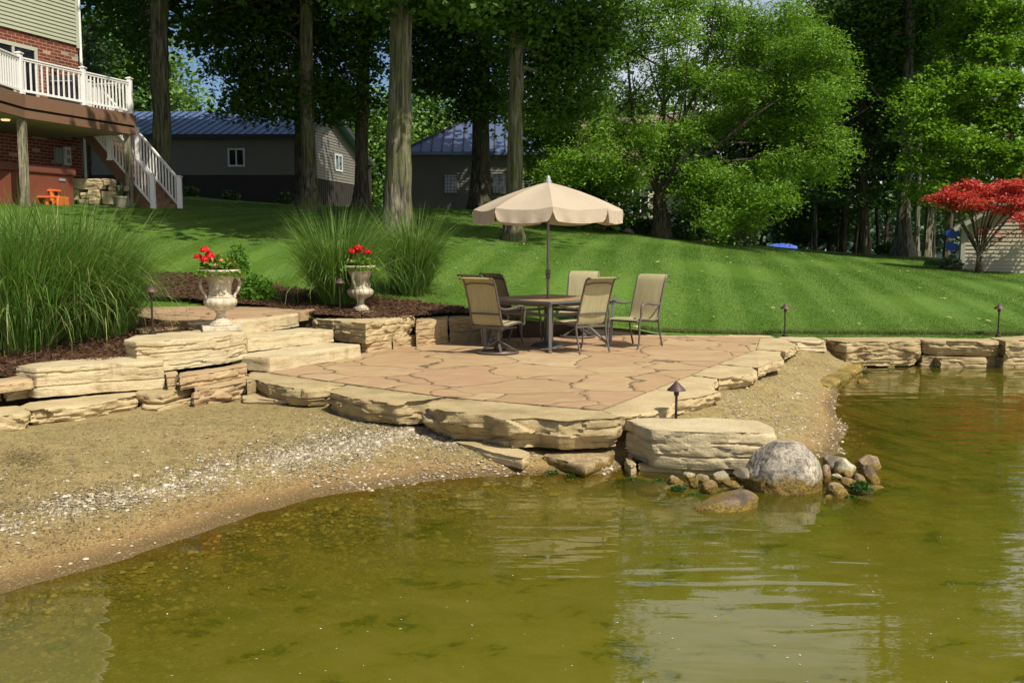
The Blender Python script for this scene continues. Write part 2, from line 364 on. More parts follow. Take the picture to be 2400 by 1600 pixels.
# ---------------------------------------------------------------- ground heights
class RBF:
    def __init__(s, pts):
        p = np.array(pts, dtype=float); s.c = p[:, :2]; n = len(p)
        r = np.linalg.norm(s.c[:, None] - s.c[None], axis=2)
        A = np.zeros((n + 3, n + 3)); A[:n, :n] = r; A[:n, n] = 1; A[:n, n+1:] = s.c; A[n, :n] = 1; A[n+1:, :n] = s.c.T
        s.w = np.linalg.solve(A, np.concatenate([p[:, 2], [0, 0, 0]]))
    def __call__(s, x, y):
        q = np.stack([np.ravel(x), np.ravel(y)], 1).astype(float); out = np.empty(len(q))
        for i in range(0, len(q), 20000):
            b = q[i:i+20000]; r = np.linalg.norm(b[:, None] - s.c[None], axis=2)
            out[i:i+20000] = r @ s.w[:-3] + s.w[-3] + b @ s.w[-2:]
        return out.reshape(np.shape(x)) if np.shape(x) else float(out[0])
LAND = [(-4.9,11.2,.2),(-6.5,10.2,.15),(-8,9.3,.1),(-15,7,.1),(-40,4,.2),(-4.3,12.3,.38),(-4.2,13.2,.45),(-4.2,14.5,.485),(-5.5,15.2,.485),(-3.5,16,.485),(-6.5,14.6,.47),
  (-3.0,16.2,.52),(-2.0,15.9,.46),(-1.2,16.3,.40),(-.7,16.3,.37),(.5,16.75,.28),(2,17.1,.14),(2.5,16.95,.03),(4,16.7,.0),(5,16.6,-.01),(8.5,16.5,-.01),(15,16.5,0),(40,16.5,.05),
  (-7,13,.35),(-10,13,.5),(-20,13,.9),
  D(450,650,18.5),D(640,668,18),D(330,640,19),D(930,575,22),D(725,492,36),D(850,499,37),D(380,478,36),D(370,490,30),D(100,479,28),D(0,478,26),D(1127,491,42),D(1000,489,45),D(1250,495,45),
  D(1205,565,27),D(1550,557,36),D(1720,578,42),D(1900,590,42),D(2120,600,38),D(2295,639,31),D(2400,642,31),D(450,460,44),D(620,478,44),D(1400,545,36),D(1450,530,46),D(1700,565,50),
  (-20,60,3.3),(-12,60,3.2),(-35,50,3.4),(-60,50,3.5),(-60,20,2.2),(0,60,2.6),(9,58,.9),(16,58,.6),(26,52,.4),(40,40,.3),(12,75,-.2),(24,70,-.3),(40,60,-.3),(0,100,1.5),(-40,110,2.5),(20,110,-1.6),(60,90,-1.2),(110,60,-.6),(110,20,-.2),(60,22,.1)]
land = RBF(LAND)
SHORE = [(-500,1545),(-200,1450),(0,1388),(161,1346),(303,1311),(500,1240),(607,1198),(700,1176),(850,1148),(1000,1128),(1150,1114),(1260,1108),(1330,1112),(1400,1112),(1452,1098)]
SHORE_R = [(1880,1075),(1975,1060),(1990,1000),(1962,930),(1945,903),(2000,872),(2024,858),(2200,853),(2400,852)]
BED = [tuple(P(a, b, -.42)) for a, b in SHORE + SHORE_R]
BED += [P(0,1012,-.2),P(160,996,-.21),P(245,993,-.21),P(330,962,-.2),P(450,955,-.2),P(560,946,-.2),P(640,950,-.2),P(760,955,-.21),P(900,985,-.24),P(1000,1000,-.27),P(1500,1108,-.47),P(1600,1112,-.49),P(1700,1112,-.49),P(1480,1082,-.42),P(1600,1075,-.42),P(1740,1068,-.42),P(1100,1045,-.30),P(1240,1075,-.34),(-8,8.6,-.15),(-12,7.5,-.1),
  P(100,1100,-.26),P(400,1050,-.245),P(700,1050,-.28),P(300,1200,-.34),P(700,1120,-.36),P(950,1080,-.36),
  P(1690,925,-.11),P(1640,950,-.13),P(1590,985,-.17),P(1770,890,-.11),P(1835,850,-.11),P(1870,820,-.10),P(1940,815,-.14),P(1800,920,-.22),P(1880,880,-.25),P(1830,970,-.30),P(1900,940,-.34),
  (0.3,7.6,-.62),(-1.2,6.0,-.66),(-2.6,4.6,-.6),(-3.6,3.6,-.62),(-1.8,4.2,-.85),(0,5,-1.05),(2,5,-1.1),(1.4,7.0,-.72),(2.2,7.4,-.62),(3.3,8.1,-.58),(4.0,9.6,-.62),(4.6,11.5,-.68),(5.5,13,-.72),(6,14.8,-.66),(8,14.8,-.7),(8,10,-1.1),(10,6,-1.5),(-4,0,-1.3),(0,-6,-2),(20,12,-1.5),(20,15,-.9),(30,5,-2),(12,15,-.8),
  (0,13,-.3),(2,13,-.3),(0,11,-.3),(-3,13,-.3),(3.4,14.5,-.2),(4.5,16.6,-.2),(8,17,-.6),(14,17,-.6)]
bedf = RBF(BED)
def grid_mesh(name, X, Y, Z, m, attr=None, keep=None, smooth=True):
    h, w = X.shape; V = np.stack([X.ravel(), Y.ravel(), Z.ravel()], 1)
    idx = np.arange(h * w).reshape(h, w)
    Fc = np.stack([idx[:-1,:-1].ravel(), idx[:-1,1:].ravel(), idx[1:,1:].ravel(), idx[1:,:-1].ravel()], 1)
    if keep is not None: Fc = Fc[keep[Fc].all(1)] if keep.ndim == 1 else Fc
    return np_mesh(name, V, Fc, m, attr=attr, smooth=smooth)
# lawn: rows start at the line of the retaining walls
WALL = np.array([(-160,-6),(-60,2),(-15,6.9),(-8,9.2),(-5.6,10.1),(-4.9,10.6),(-4.2,11.5),(-3.95,12.6),(-3.75,13.6),(-3.2,14.95),(-2.3,14.7),(-1.9,14.8),(-1.35,15.6),(-1.0,16.1),(.5,16.45),(2.2,16.85),(2.25,16.78),(4.1,16.45),(8.3,16.25),(20,16.2),(160,14)])
def wall_y(x): return np.interp(x, WALL[:, 0], WALL[:, 1])
xs = np.unique(np.concatenate([np.linspace(-160, -20, 40), np.linspace(-20, 24, 230), np.linspace(24, 160, 40)]))
ss = np.concatenate([np.linspace(0, 14, 70), np.linspace(14.4, 50, 80), np.linspace(52, 130, 30)])
X, S = np.meshgrid(xs, ss); Y = wall_y(X) + S; Z = land(X, Y)
Z += .02 * np.sin(X * .9) * np.sin(Y * .7) * np.clip(S / 4, 0, 1)
tag(grid_mesh('lawn', X, Y, Z, M_LAWN), 'sloping mown green lawn rising to the trees', None, None, 'structure')
xe = np.unique(np.concatenate([np.linspace(-60, -9, 40), np.linspace(-9, 10, 300), np.linspace(10, 60, 40)])); eb_ = np.array([0., 1.])
X, S = np.meshgrid(xe, eb_); Y = wall_y(X) + .04; Z = np.where(S < .5, -.75, land(X, Y) - .005)
tag(grid_mesh('earth_bank', X, Y, Z, simple('dark_soil', (.05, .034, .02), .95, .3, 9)), 'dark soil bank behind the wall stones', None, None, 'structure')
# beach and lake bed
xs = np.unique(np.concatenate([np.linspace(-40, -9, 16), np.linspace(-9, 10, 190), np.linspace(10, 60, 40)])); ys = np.unique(np.concatenate([np.linspace(-25, 2, 12), np.linspace(2, 17.4, 170)]))
X, Y = np.meshgrid(xs, ys); Z = bedf(X, Y)
hide = (Y > wall_y(X) + .6)
Z = np.where(hide, np.minimum(Z, -.25), Z)
bump = np.array([noise.fractal(Vector((a * 1.6, b * 1.6, 3.1)), 1.0, 2.0, 4) for a, b in zip(X.ravel(), Y.ravel())]).reshape(X.shape)
Z = Z + bump * .012
tag(grid_mesh('beach', X, Y, Z, M_SAND), 'sandy beach and pond bed below the stone wall', None, None, 'structure')
xs = np.unique(np.concatenate([np.linspace(-60, -9, 20), np.linspace(-9, 12, 170), np.linspace(12, 120, 40)])); ys = np.unique(np.concatenate([np.linspace(-40, 2, 15), np.linspace(2, 17, 130)]))
X, Y = np.meshgrid(xs, ys); dep = np.clip(-.42 - bedf(X, Y), 0, 3)
tag(grid_mesh('pond_water', X, Y, np.full(X.shape, -.42), M_WATER, {'depth': dep.ravel()}, keep=((Y < wall_y(X) + .3) & ~((X > -3) & (X < 4) & (Y > 12))).ravel()), 'murky olive green pond water with gentle ripples', None, None, 'structure')
xs = np.linspace(-260, 320, 30); ys = np.linspace(62, 330, 20); X, Y = np.meshgrid(xs, ys)
M_LAKE = simple('lake_water', (.05, .09, .12), .12, .1, .05)
tag(grid_mesh('lake', X, Y, np.full(X.shape, -.46), M_LAKE), None, None, None, 'structure')
xs = np.linspace(-700, 800, 60); ys = np.linspace(320, 1400, 12); X, Y = np.meshgrid(xs, ys)
M_FAR = simple('far_land', (.04, .08, .03), .95, .3, .02)
tag(grid_mesh('far_hills', X, Y, -.6 + (Y - 320) * .012 + 4 * np.sin(X * .011) ** 2 * (Y - 320) / 400, M_FAR), None, None, None, 'structure')

# ---------------------------------------------------------------- patio, path, mulch
PATIO = PP([(628,872),(817,899),(1042,929),(1406,960),(1618,878),(1680,852),(1771,818),(1781,791)], 0) + [(4.1, 16.5), (2.2, 16.85), (.5, 16.4), (-1.0, 16.05), (-1.5, 15.3), (-2.2, 14.6), (-2.6, 13.6), (-3.3, 12.7)]
pt = MB().prism(PATIO, -.12, 0.0).obj('patio', M_FLAG); tag(pt, 'reddish flagstone patio under the dining set', None, None, 'structure')
PATH = [(-3.45,13.9),(-3.05,14.95),(-3.0,15.25),(-3.2,15.6),(-4.0,16.0),(-4.9,16.7),(-5.6,17.2),(-6.4,17.4),(-7.6,17.0),(-8.5,16.2),(-7.5,15.2),(-6.2,14.4),(-5.2,13.8),(-4.6,13.1),(-4.25,13.0),(-3.9,13.2)]
ph = MB().prism(PATH, .40, .54).obj('flagstone_path', M_FLAG); tag(ph, 'flagstone path at the top of the steps', None, None, 'structure')
def draped(name, poly, m, lift, step=.12):
    poly = np.array(poly); x0, y0 = poly.min(0); x1, y1 = poly.max(0)
    X, Y = np.meshgrid(np.arange(x0, x1 + step, step), np.arange(y0, y1 + step, step))
    keep = inside(X.ravel(), Y.ravel(), poly)
    Z = land(X, Y) + lift + .015 * np.sin(X * 7) * np.sin(Y * 9)
    return grid_mesh(name, X, Y, Z, m, keep=keep)
def inside(x, y, poly):
    poly = np.array(poly); r = np.zeros(len(x), bool); n = len(poly)
    for i in range(n):
        (xa, ya), (xb, yb) = poly[i], poly[i - 1]
        c = ((ya > y) != (yb > y)) & (x < (xb - xa) * (y - ya) / (yb - ya + 1e-12) + xa); r ^= c
    return r
MULCH_L = [(-12,7.7),(-8,9.0),(-5.6,10.0),(-4.9,10.5),(-4.1,11.4),(-3.95,12.4),(-4.0,12.9),(-4.6,13.3),(-5.4,14.0),(-6.5,14.7),(-7.6,15.4),(-12,16)]
MULCH_R = [(-3.9,15.7),(-3.4,15.3),(-3.1,14.85),(-2.3,14.6),(-1.8,14.75),(-1.25,15.6),(-.95,16.0),(.4,16.4),(.3,16.75),(-.7,16.75),(-1.6,16.9),(-2.6,17.2),(-3.6,17.4),(-4.6,18.0),(-5.4,18.5),(-6.6,18.7),(-8.2,18.2),(-9.2,15.9),(-7.8,15.7),(-6.4,16.2),(-5.5,16.25),(-4.8,15.95)]
ml = draped('mulch_bed', MULCH_L, M_MULCH, .03); tag(ml, 'dark wood mulch around the big ornamental grass', None, None, 'structure')
mr = draped('mulch_bed', MULCH_R, M_MULCH, .075); tag(mr, 'dark wood mulch behind the urns and steps', None, None, 'structure')
def scatter(name, pts, size, asp, m, lab, tilt=.5, lift=0.0, jitter=None, kind='stuff'):
    """flat chips: little four-sided slivers lying at random"""
    n = len(pts); a = rng.uniform(0, 2*np.pi, n); L = size * rng.uniform(.5, 1.3, n); w = L * asp * rng.uniform(.6, 1.3, n)
    t = np.stack([np.cos(a), np.sin(a), rng.uniform(-tilt, tilt, n)], 1); b = np.stack([-np.sin(a), np.cos(a), rng.uniform(-tilt, tilt, n)], 1)
    p = pts + np.array([0, 0, lift]); t *= L[:, None] / 2; b *= w[:, None] / 2
    V = np.stack([p - t - b*.6, p + t*.9 - b, p + t + b*.7, p - t*.8 + b], 1).reshape(-1, 3)
    o = np_mesh(name, V, np.arange(n * 4).reshape(n, 4), m, attr={'v': np.repeat(rng.random(n), 4)})
    return tag(o, lab, None, None, kind)
def sample_poly(poly, n):
    poly = np.array(poly); lo, hi = poly.min(0), poly.max(0); q = np.empty((0, 2))
    while len(q) < n:
        c = rng.uniform(lo, hi, (n * 2, 2)); q = np.concatenate([q, c[inside(c[:, 0], c[:, 1], poly)]])
    return q[:n]
q = np.concatenate([sample_poly(MULCH_L, 26000), sample_poly(MULCH_R, 18000)])
scatter('mulch_chips', np.column_stack([q, land(q[:, 0], q[:, 1])]), .055, .28, M_CHIP, 'shredded brown wood mulch chips', .5, .085)

# pebbles: squashed eight-sided lumps
OCT = np.array([(1,0,0),(.7,.7,.05),(0,1,0),(-.7,.7,-.05),(-1,0,0),(-.7,-.7,.05),(0,-1,0),(.7,-.7,0),(.45,.3,.8),(-.4,.35,.8),(-.1,-.5,.85)])
OF = np.array([(0,1,8),(1,2,8),(2,9,8),(2,3,9),(3,4,9),(4,5,9),(5,10,9),(5,6,10),(6,7,10),(7,8,10),(7,0,8),(8,9,10)])
def pebbles(name, xy, z, r, m, lab, bright):
    n = len(xy); a = rng.uniform(0, 2*np.pi, n); s = r[:, None] * np.stack([rng.uniform(.8, 1.5, n), rng.uniform(.6, 1.0, n), rng.uniform(.35, .7, n)], 1)
    v = OCT[None] * s[:, None, :] * rng.uniform(.8, 1.2, (n, 11, 1)); ca, sa = np.cos(a)[:, None], np.sin(a)[:, None]
    V = np.stack([v[..., 0]*ca - v[..., 1]*sa + xy[:, :1], v[..., 0]*sa + v[..., 1]*ca + xy[:, 1:2], v[..., 2] + z[:, None]], 2).reshape(-1, 3)
    Fc = (OF[None] + (np.arange(n) * 11)[:, None, None]).reshape(-1, 3)
    return tag(np_mesh(name, V, Fc, m, attr={'v': np.repeat(bright, 11)}, smooth=False), lab, None, None, 'stuff')
shoreL = np.array([P(a, b, -.42)[:2] for a, b in SHORE[:-3]])
def along(line, n, dmin, dmax, t0=0, t1=1, peak=None):
    """points beside a polyline, to its left by dmin..dmax"""
    seg = np.linalg.norm(np.diff(line, axis=0), axis=1); cum = np.concatenate([[0], np.cumsum(seg)]); t = rng.uniform(t0, t1, n) * cum[-1]
    x = np.interp(t, cum, line[:, 0]); y = np.interp(t, cum, line[:, 1]); x2 = np.interp(t + .3, cum, line[:, 0]); y2 = np.interp(t + .3, cum, line[:, 1]); x1 = np.interp(t - .3, cum, line[:, 0]); y1 = np.interp(t - .3, cum, line[:, 1])
    d = np.stack([x2 - x1, y2 - y1], 1); d /= np.linalg.norm(d, axis=1)[:, None] + 1e-9; nrm = np.stack([-d[:, 1], d[:, 0]], 1)
    o = rng.uniform(dmin, dmax, n) if peak is None else np.clip(rng.normal(peak, (dmax - dmin) / 5, n), dmin, dmax)
    return np.stack([x, y], 1) + nrm * o[:, None], t / cum[-1]
bandc = np.array([P(a, b, -.38)[:2] for a, b in [(-60,1265),(40,1235),(160,1205),(260,1190),(420,1150),(560,1120),(700,1085),(840,1060),(960,1040),(1060,1035),(1150,1060)]])
b1, tt = along(bandc, 17000, -.38, .40, 0, 1, 0.0)
b1 = b1[rng.random(len(b1)) < np.clip(.30 + tt * .6, 0, .85)]
b1[:, 1] += rng.normal(0, .12, len(b1)) * .6
b2, _ = along(bandc, 1800, -.5, .6, .4, 1); b3, _ = along(shoreL, 700, .05, 2.6)
b4 = np.array([P(x_, y_, -.3)[:2] for x_, y_ in zip(rng.uniform(1690, 1990, 3000), rng.uniform(850, 1060, 3000))])
b4 = b4[rng.random(len(b4)) < .75]
b5 = np.array([P(x_, y_, -.2)[:2] for x_, y_ in np.column_stack([rng.normal(2000, 26, 500), rng.normal(832, 14, 500)])])
b6 = np.array([P(x_, y_, -.42)[:2] for x_, y_ in np.column_stack([rng.normal(1425, 12, 160), rng.normal(1090, 12, 160)])])
b7 = np.array([P(x_, y_, -.28)[:2] for x_, y_ in np.column_stack([rng.uniform(720, 1260, 2200), rng.uniform(985, 1110, 2200)])])
xy = np.concatenate([b1, b2, b3, b4, b5, b6, b7]); z = bedf(xy[:, 0], xy[:, 1]); ok = (z > -.43); xy, z = xy[ok], z[ok]
r = np.clip(rng.lognormal(math.log(.0085), .45, len(xy)), .0045, .03)
br = np.clip(rng.beta(1.3, 1.7, len(xy)), 0, 1); pebbles('pebbles', xy, z + .002, r, M_PEB, 'pale beach pebbles washed up along the shore', br)
b, _ = along(shoreL, 8000, -1.4, -.10); b8 = np.array([P(x_, y_, -.46)[:2] for x_, y_ in np.column_stack([rng.uniform(1200, 2050, 2200), rng.uniform(880, 1190, 2200)])])
xy = np.concatenate([b, b8]); z = bedf(xy[:, 0], xy[:, 1]); ok = z < -.40; xy, z = xy[ok], z[ok]
pebbles('submerged_pebbles', xy, z, np.clip(rng.lognormal(math.log(.013), .45, len(xy)), .006, .04), M_PEBW, 'wet pebbles below the water edge', rng.random(len(xy)))
# dry plant bits and twigs on the sand
q1, _ = along(bandc, 2500, -.2, .55, 0, 1, .2); q2, _ = along(shoreL, 16000, .3, 3.4); q3 = np.array([P(x_, y_, -.2)[:2] for x_, y_ in np.column_stack([rng.uniform(1600, 1960, 2500), rng.uniform(830, 990, 2500)])])
q4 = np.array([P(x_, y_, -.28)[:2] for x_, y_ in np.column_stack([rng.normal(60, 34, 900), rng.normal(1086, 11, 900)])])
q = np.concatenate([q1, q2, q3, q4]); z = bedf(q[:, 0], q[:, 1]); q, z = q[z > -.40], z[z > -.40]
scatter('beach_litter', np.column_stack([q, z]), .03, .2, leafmat('dry_bits', (.06, .038, .018), (.28, .20, .09), 0.0, (.14, .16, .04)), 'bits of dry weed and twig on the sand', .3, .012)

# ---------------------------------------------------------------- stones of the walls
def slab(label, top, zt, zb, seed=0, m=None, rough=.022, under=.03, layers=True, group='limestone blocks of the retaining walls', name='limestone_block', step=.028, terr=.035, tilt=None, cat='stone'):
    m = m or M_LIME
    rs = np.random.default_rng(seed + 100); poly = [Vector((a, b, 0)) for a, b in top]
    if sum(poly[i].x*poly[(i+1)%len(poly)].y - poly[(i+1)%len(poly)].x*poly[i].y for i in range(len(poly))) < 0: poly = poly[::-1]
    ring = []; n = len(poly)
    for i in range(n):
        a, b = poly[i], poly[(i+1) % n]; k = max(1, int((b - a).length / step))
        for j in range(k): ring.append(a.lerp(b, j / k))
    N = len(ring)
    ring = [(ring[i-1] + ring[i]*2 + ring[(i+1) % N]) / 4 for i in range(N)]    # corners slightly rounded
    nor = [ (lambda t: Vector((t.y, -t.x, 0)))((ring[(i+2) % N] - ring[i-2]).normalized()) for i in range(N)]
    H = zt - zb; rows = max(5, int(H / .015)); sd = Vector((seed * 3.7, seed * 1.3, 0)); cuts = []; z = rs.uniform(.05, .11)
    while layers and z < H - .03: cuts.append((z, rs.uniform(.3, 1.0), rs.uniform(0, 50))); z += rs.uniform(.05, .14)
    vs = []
    def inset(k): return [ring[i] - nor[i] * k for i in range(N)]
    def top_z(p): return zt + (tilt(p.x, p.y) if tilt else 0) + .007 * noise.noise(Vector((p.x*3, p.y*3, seed))) + .004 * noise.noise(Vector((p.x*11, p.y*11, seed)))
    cen = sum(ring, Vector()) / N
    fx = 2.6 if layers else 1.2; fz = 8.0 if layers else 3.0
    for p in inset(.05): vs.append((p.x, p.y, top_z(p)))
    for i, p in enumerate(inset(.012)): vs.append((p.x, p.y, top_z(p) - .003 + .005 * noise.noise(p * 9 + sd)))
    for j in range(rows + 1):
        f = j / rows
        for i in range(N):
            p = ring[i]; dz = (H - .012) * f; zz = top_z(p) - .012 - dz
            w = Vector((p.x, p.y, zz)); wob = .25 * noise.noise(w * 3 + sd)
            cell = Vector((p.x * fx + wob, p.y * fx - wob, (zz + .05 * noise.noise(Vector((p.x * 1.1, p.y * 1.1, seed)))) * fz + wob)) + sd
            dist, pts = noise.voronoi(cell); hsh = math.sin(pts[0].x * 12.9 + pts[0].y * 78.2 + pts[0].z * 37.7) * 43758.5; hsh -= math.floor(hsh)
            o = terr * (hsh - .55) - (.011 if dist[1] - dist[0] < .05 else 0) * min(1, terr / .03)
            for cz, st, ph in cuts:                     # bedding cracks that come and go along the face
                if abs(dz - cz - .014 * noise.noise(Vector((p.x * 1.7, p.y * 1.7, ph)))) < .008 and noise.noise(Vector((p.x * 1.5, p.y * 1.5, ph + 9))) > .25 - st * .6: o -= .016
            o += rough * .8 * noise.fractal(w * 4.5 + sd, 1.0, 2.0, 4) + .35 * rough * noise.noise(Vector((p.x * 6, p.y * 6, zz * 26)) + sd)
            o -= under * max(0, f - .5) / .5 + .007 * max(0, 1 - f * 12)
            q = p + nor[i] * o; vs.append((q.x, q.y, zz))
    fs = [tuple(range(N))]
    for j in range(rows + 2):
        for i in range(N):
            i2 = (i+1) % N; fs.append((j*N+i, (j+1)*N+i, (j+1)*N+i2, j*N+i2))
    fs.append(tuple((rows+2)*N + i for i in range(N))[::-1])
    me = bpy.data.meshes.new(name); me.from_pydata(vs, [], fs)
    bm = bmesh.new(); bm.from_mesh(me); big = [f for f in bm.faces if len(f.verts) > 6]; bmesh.ops.triangulate(bm, faces=big); bm.to_mesh(me); bm.free()
    me.polygons.foreach_set('use_smooth', [True] * len(me.polygons)); me.set_sharp_from_angle(angle=math.radians(33))
    return tag(link(name, me, m), label, cat, group)
def strip(pts, z, back):                # front edge measured, back edge set behind it
    f = PP(pts, z); bx, by = back
    return f + [(x + bx, y + by) for x, y in f[::-1]]
G_COP = 'coping stones round the patio'
slab('short coping stone at the foot of the steps with a dark square left end', PP([(576,886),(590,870),(628,873),(817,900),(761,907),(721,911),(672,908),(620,898),(602,890)], .006), .006, -.19, 1, M_LIME_D, .035, .05, terr=.06, group=G_COP)
slab('curved coping stone with layered face, second along the front of the patio', PP([(765,916),(813,900),(1042,930),(1000,938),(934,941),(850,936),(793,925)], .006), .006, -.23, 2, M_LIME_D, .035, .06, terr=.06, group=G_COP)
slab('longest coping stone with rugged overhanging face at the front of the patio', PP([(998,943),(1045,931),(1406,961),(1440,968),(1463,973),(1440,981),(1308,985),(1262,979),(1195,981),(1140,969),(1042,963),(1003,951)], .006), .006, -.27, 3, M_LIME_D, .04, .08, terr=.085, group=G_COP)
slab('coping stone in front of the path light, cracked towards its lower corner', PP([(1408,961),(1618,879),(1684,887),(1668,905),(1684,918),(1640,930),(1585,938),(1572,955),(1482,973),(1444,973)], .006), .006, -.15, 4, M_LIME, .03, .05, terr=.05, group=G_COP)
slab('coping stone with a rounded overhang beside the right beach', PP([(1620,878),(1680,853),(1764,860),(1772,866),(1766,876),(1711,884),(1686,887)], .006), .006, -.15, 5, M_LIME, .03, .05, terr=.05, group=G_COP)
slab('notched coping stone with square right face above the right beach', PP([(1682,852),(1771,819),(1832,824),(1830,832),(1838,842),(1806,850),(1778,862),(1766,860)], .006), .006, -.13, 6, M_LIME, .03, .03, terr=.05, group=G_COP)
slab('broken edged coping stone at the far right corner of the patio', PP([(1772,818),(1781,792),(1850,792),(1846,797),(1872,810),(1842,822)], .006), .006, -.13, 7, M_LIME, .03, .03, terr=.05, group=G_COP)
slab('low coping stone ending beside the white gravel at the lawn edge', strip([(1852,799),(1870,800),(1940,799)], .006, (.0, .75)), .006, -.16, 8, M_LIME_W, .03, .0, terr=.05, group=G_COP)
slab('thin flat coping strip between patio and lawn', [(2.25,16.68),(2.25,16.95),(4.35,16.72),(4.35,16.36)], .006, -.12, 9, M_LIME, .01, .0, terr=.01, group=G_COP)
def backstrip(a, b): return a
slab('blocky wall stone beside the white gravel, leftmost over the water', strip([(1946,797),(1985,802),(2012,800),(2090,799),(2140,799),(2157,796)], 0.0, (.02, .5)), 0.0, -.40, 11, M_LIME_D, .045, .05, terr=.07)
slab('long wall stone overhanging a dark gap above the water', strip([(2161,796),(2250,799),(2330,800),(2353,798)], .0, (.02, .5)), .0, -.245, 12, M_LIME_D, .04, .08, terr=.05)
slab('wall stone turning towards the camera at the right edge', strip([(2357,799),(2420,796),(2520,790)], .02, (.02, .6)), .02, -.25, 13, M_LIME_D, .04, .06, terr=.05)
slab('next wall stone beyond the right edge', strip([(2523,790),(2760,780)], .02, (.0, .6)), .02, -.5, 14, M_LIME_D, .04, .05, terr=.05)
slab('small footing stone in the water under the long overhanging stone', strip([(2205,838),(2312,838)], -.26, (.0, .35)), -.26, -.6, 15, M_LIME_D, .03, .0)
slab('footing stone in the water at the right edge', strip([(2352,838),(2520,836)], -.26, (.0, .35)), -.26, -.6, 16, M_LIME_D, .03, .0)
slab('flat dark footing set back under the overhanging wall stone', strip([(2160,834),(2400,834)], -.26, (.0, .2)), -.26, -.6, 17, M_LIME_D, .02, .0)
slab('big pale slab with horizontal layers beside the round boulder', PP([(1463,982),(1474,979),(1555,978),(1704,979),(1776,985),(1814,998),(1819,1009),(1790,1013),(1708,1014),(1597,1010),(1527,1005),(1497,993)], -.03), -.03, -.36, 20, M_LIME_W, .014, .03, terr=.026, group=None)
slab('dark recessed stone under the big pale slab', PP([(1490,1088),(1540,1065),(1760,1068),(1780,1088),(1700,1100)], -.36), -.36, -.66, 21, M_LIME_D, .02, .02, group=None)
slab('small upright stone wedged at the left foot of the big pale slab', PP([(1462,1072),(1480,1066),(1492,1086),(1478,1092)], -.34), -.34, -.55, 22, M_LIME_D, .012, .0, step=.03, group=None)
slab('wedge shaped slab stained orange at the water edge', PP([(1268,1066),(1300,1056),(1440,1052),(1438,1064),(1405,1078),(1372,1090),(1330,1082)], -.315), -.315, -.46, 23, boulder_mat('stained_slab', (.42, .31, .16), (.52, .40, .22), (.2, .13, .06), -.37), .015, .04, terr=.02, group=None)
slab('thin ledge stone lying on the gravel under the longest coping stone', PP([(1062,1034),(1110,1030),(1185,1038),(1246,1060),(1226,1074),(1150,1058)], -.275), -.275, -.37, 24, M_LIME, .01, .01, group=None)
slab('orange algae covered slab sloping into the water', PP([(1880,905),(1930,872),(1992,853),(2022,850),(2014,862),(1955,897),(1900,917)], -.35), -.35, -.52, 25, boulder_mat('algae_slab', (.27, .17, .035), (.36, .23, .06), (.12, .13, .02)), .012, .01, group=None)
# left retaining wall
G_L = 'limestone blocks of the retaining walls'
slab('lowest block at the left edge of the photo, resting on the sand', PP([(-90,958),(0,952),(44,949),(66,960),(60,968),(0,975),(-90,985)], -.05), -.05, -.24, 30, M_LIME, .035, .03, terr=.05)
slab('long rugged base block under the big smooth wall slab', PP([(41,952),(70,941),(318,916),(322,926),(240,941),(118,955),(70,962)], -.05), -.05, -.25, 31, M_LIME, .05, .06, terr=.07)
slab('big long smooth faced wall slab with a mossy left end', PP([(35,857),(90,848),(210,838),(378,831),(384,844),(230,853),(84,863)], .27), .27, -.035, 32, M_LIME_W, .012, -.02, terr=.015)
slab('thin cap block at the left edge beside the big wall slab', PP([(-120,898),(-20,887),(76,879),(78,888),(0,897),(-120,912)], .16), .16, .06, 33, M_LIME_P, .015, .0)
slab('small square block under the thin cap at the left edge', PP([(8,908),(76,900),(78,906),(12,916)], .06), .06, -.05, 34, M_LIME, .02, .0)
slab('block below the thin cap cut off by the left edge', PP([(-120,926),(-10,906),(4,914),(-110,936)], .06), .06, -.05, 35, M_LIME_P, .02, .0)
slab('large layered block carrying the left urn', PP([(289,796),(315,785),(400,778),(470,771),(570,764),(577,777),(520,786),(450,793),(380,799),(318,801)], .46), .46, .125, 36, M_LIME_W, .016, -.01, terr=.02)
slab('rounded pinkish stone under the left end of the urn block', PP([(384,868),(400,864),(416,868),(414,882),(388,884)], .11), .11, -.04, 37, M_LIME_P, .01, .0, step=.03)
slab('smooth footing stone with a pink end under the urn block', PP([(418,872),(500,862),(578,848),(582,856),(500,872),(420,884)], .115), .115, -.03, 38, M_LIME_P, .02, .03)
slab('craggy split stone below the urn block beside the lowest step', PP([(452,905),(520,892),(640,868),(640,876),(585,893),(520,905),(456,916)], -.02), -.02, -.24, 39, M_LIME_P, .05, .02, terr=.08)
slab('block with a green stained left end right of the long base block', PP([(316,918),(345,904),(425,894),(450,899),(452,907),(380,925),(350,924)], -.04), -.04, -.165, 40, M_LIME_D, .02, .03)
slab('thin pale slab half sunk in the sand under the green stained block', PP([(330,942),(372,945),(462,922),(460,932),(375,952),(335,950)], -.15), -.15, -.24, 41, M_LIME, .012, .0)
slab('low pale footing under the first coping stone', PP([(566,926),(600,918),(676,928),(672,938),(600,934),(566,934)], -.15), -.15, -.24, 42, M_LIME, .012, .0)
slab('small footing piece between the first two coping stones', PP([(730,934),(760,928),(775,934),(768,943),(735,942)], -.17), -.17, -.26, 43, M_LIME, .012, .0, step=.03)
slab('small dark square stone wedged left of the first coping stone', PP([(574,884),(600,878),(604,890),(578,896)], -.0), -.0, -.16, 44, M_LIME_D, .008, .0, step=.03)
slab('wall block continuing the left wall beyond the left edge', PP([(-420,960),(-260,930),(-125,905),(-118,918),(-260,948),(-415,980)], .10), .10, -.24, 45, M_LIME, .03, .0)
slab('low wall block far beyond the left edge', PP([(-760,1030),(-560,985),(-425,965),(-418,985),(-560,1010),(-750,1060)], .08), .08, -.24, 46, M_LIME_D, .03, .0)
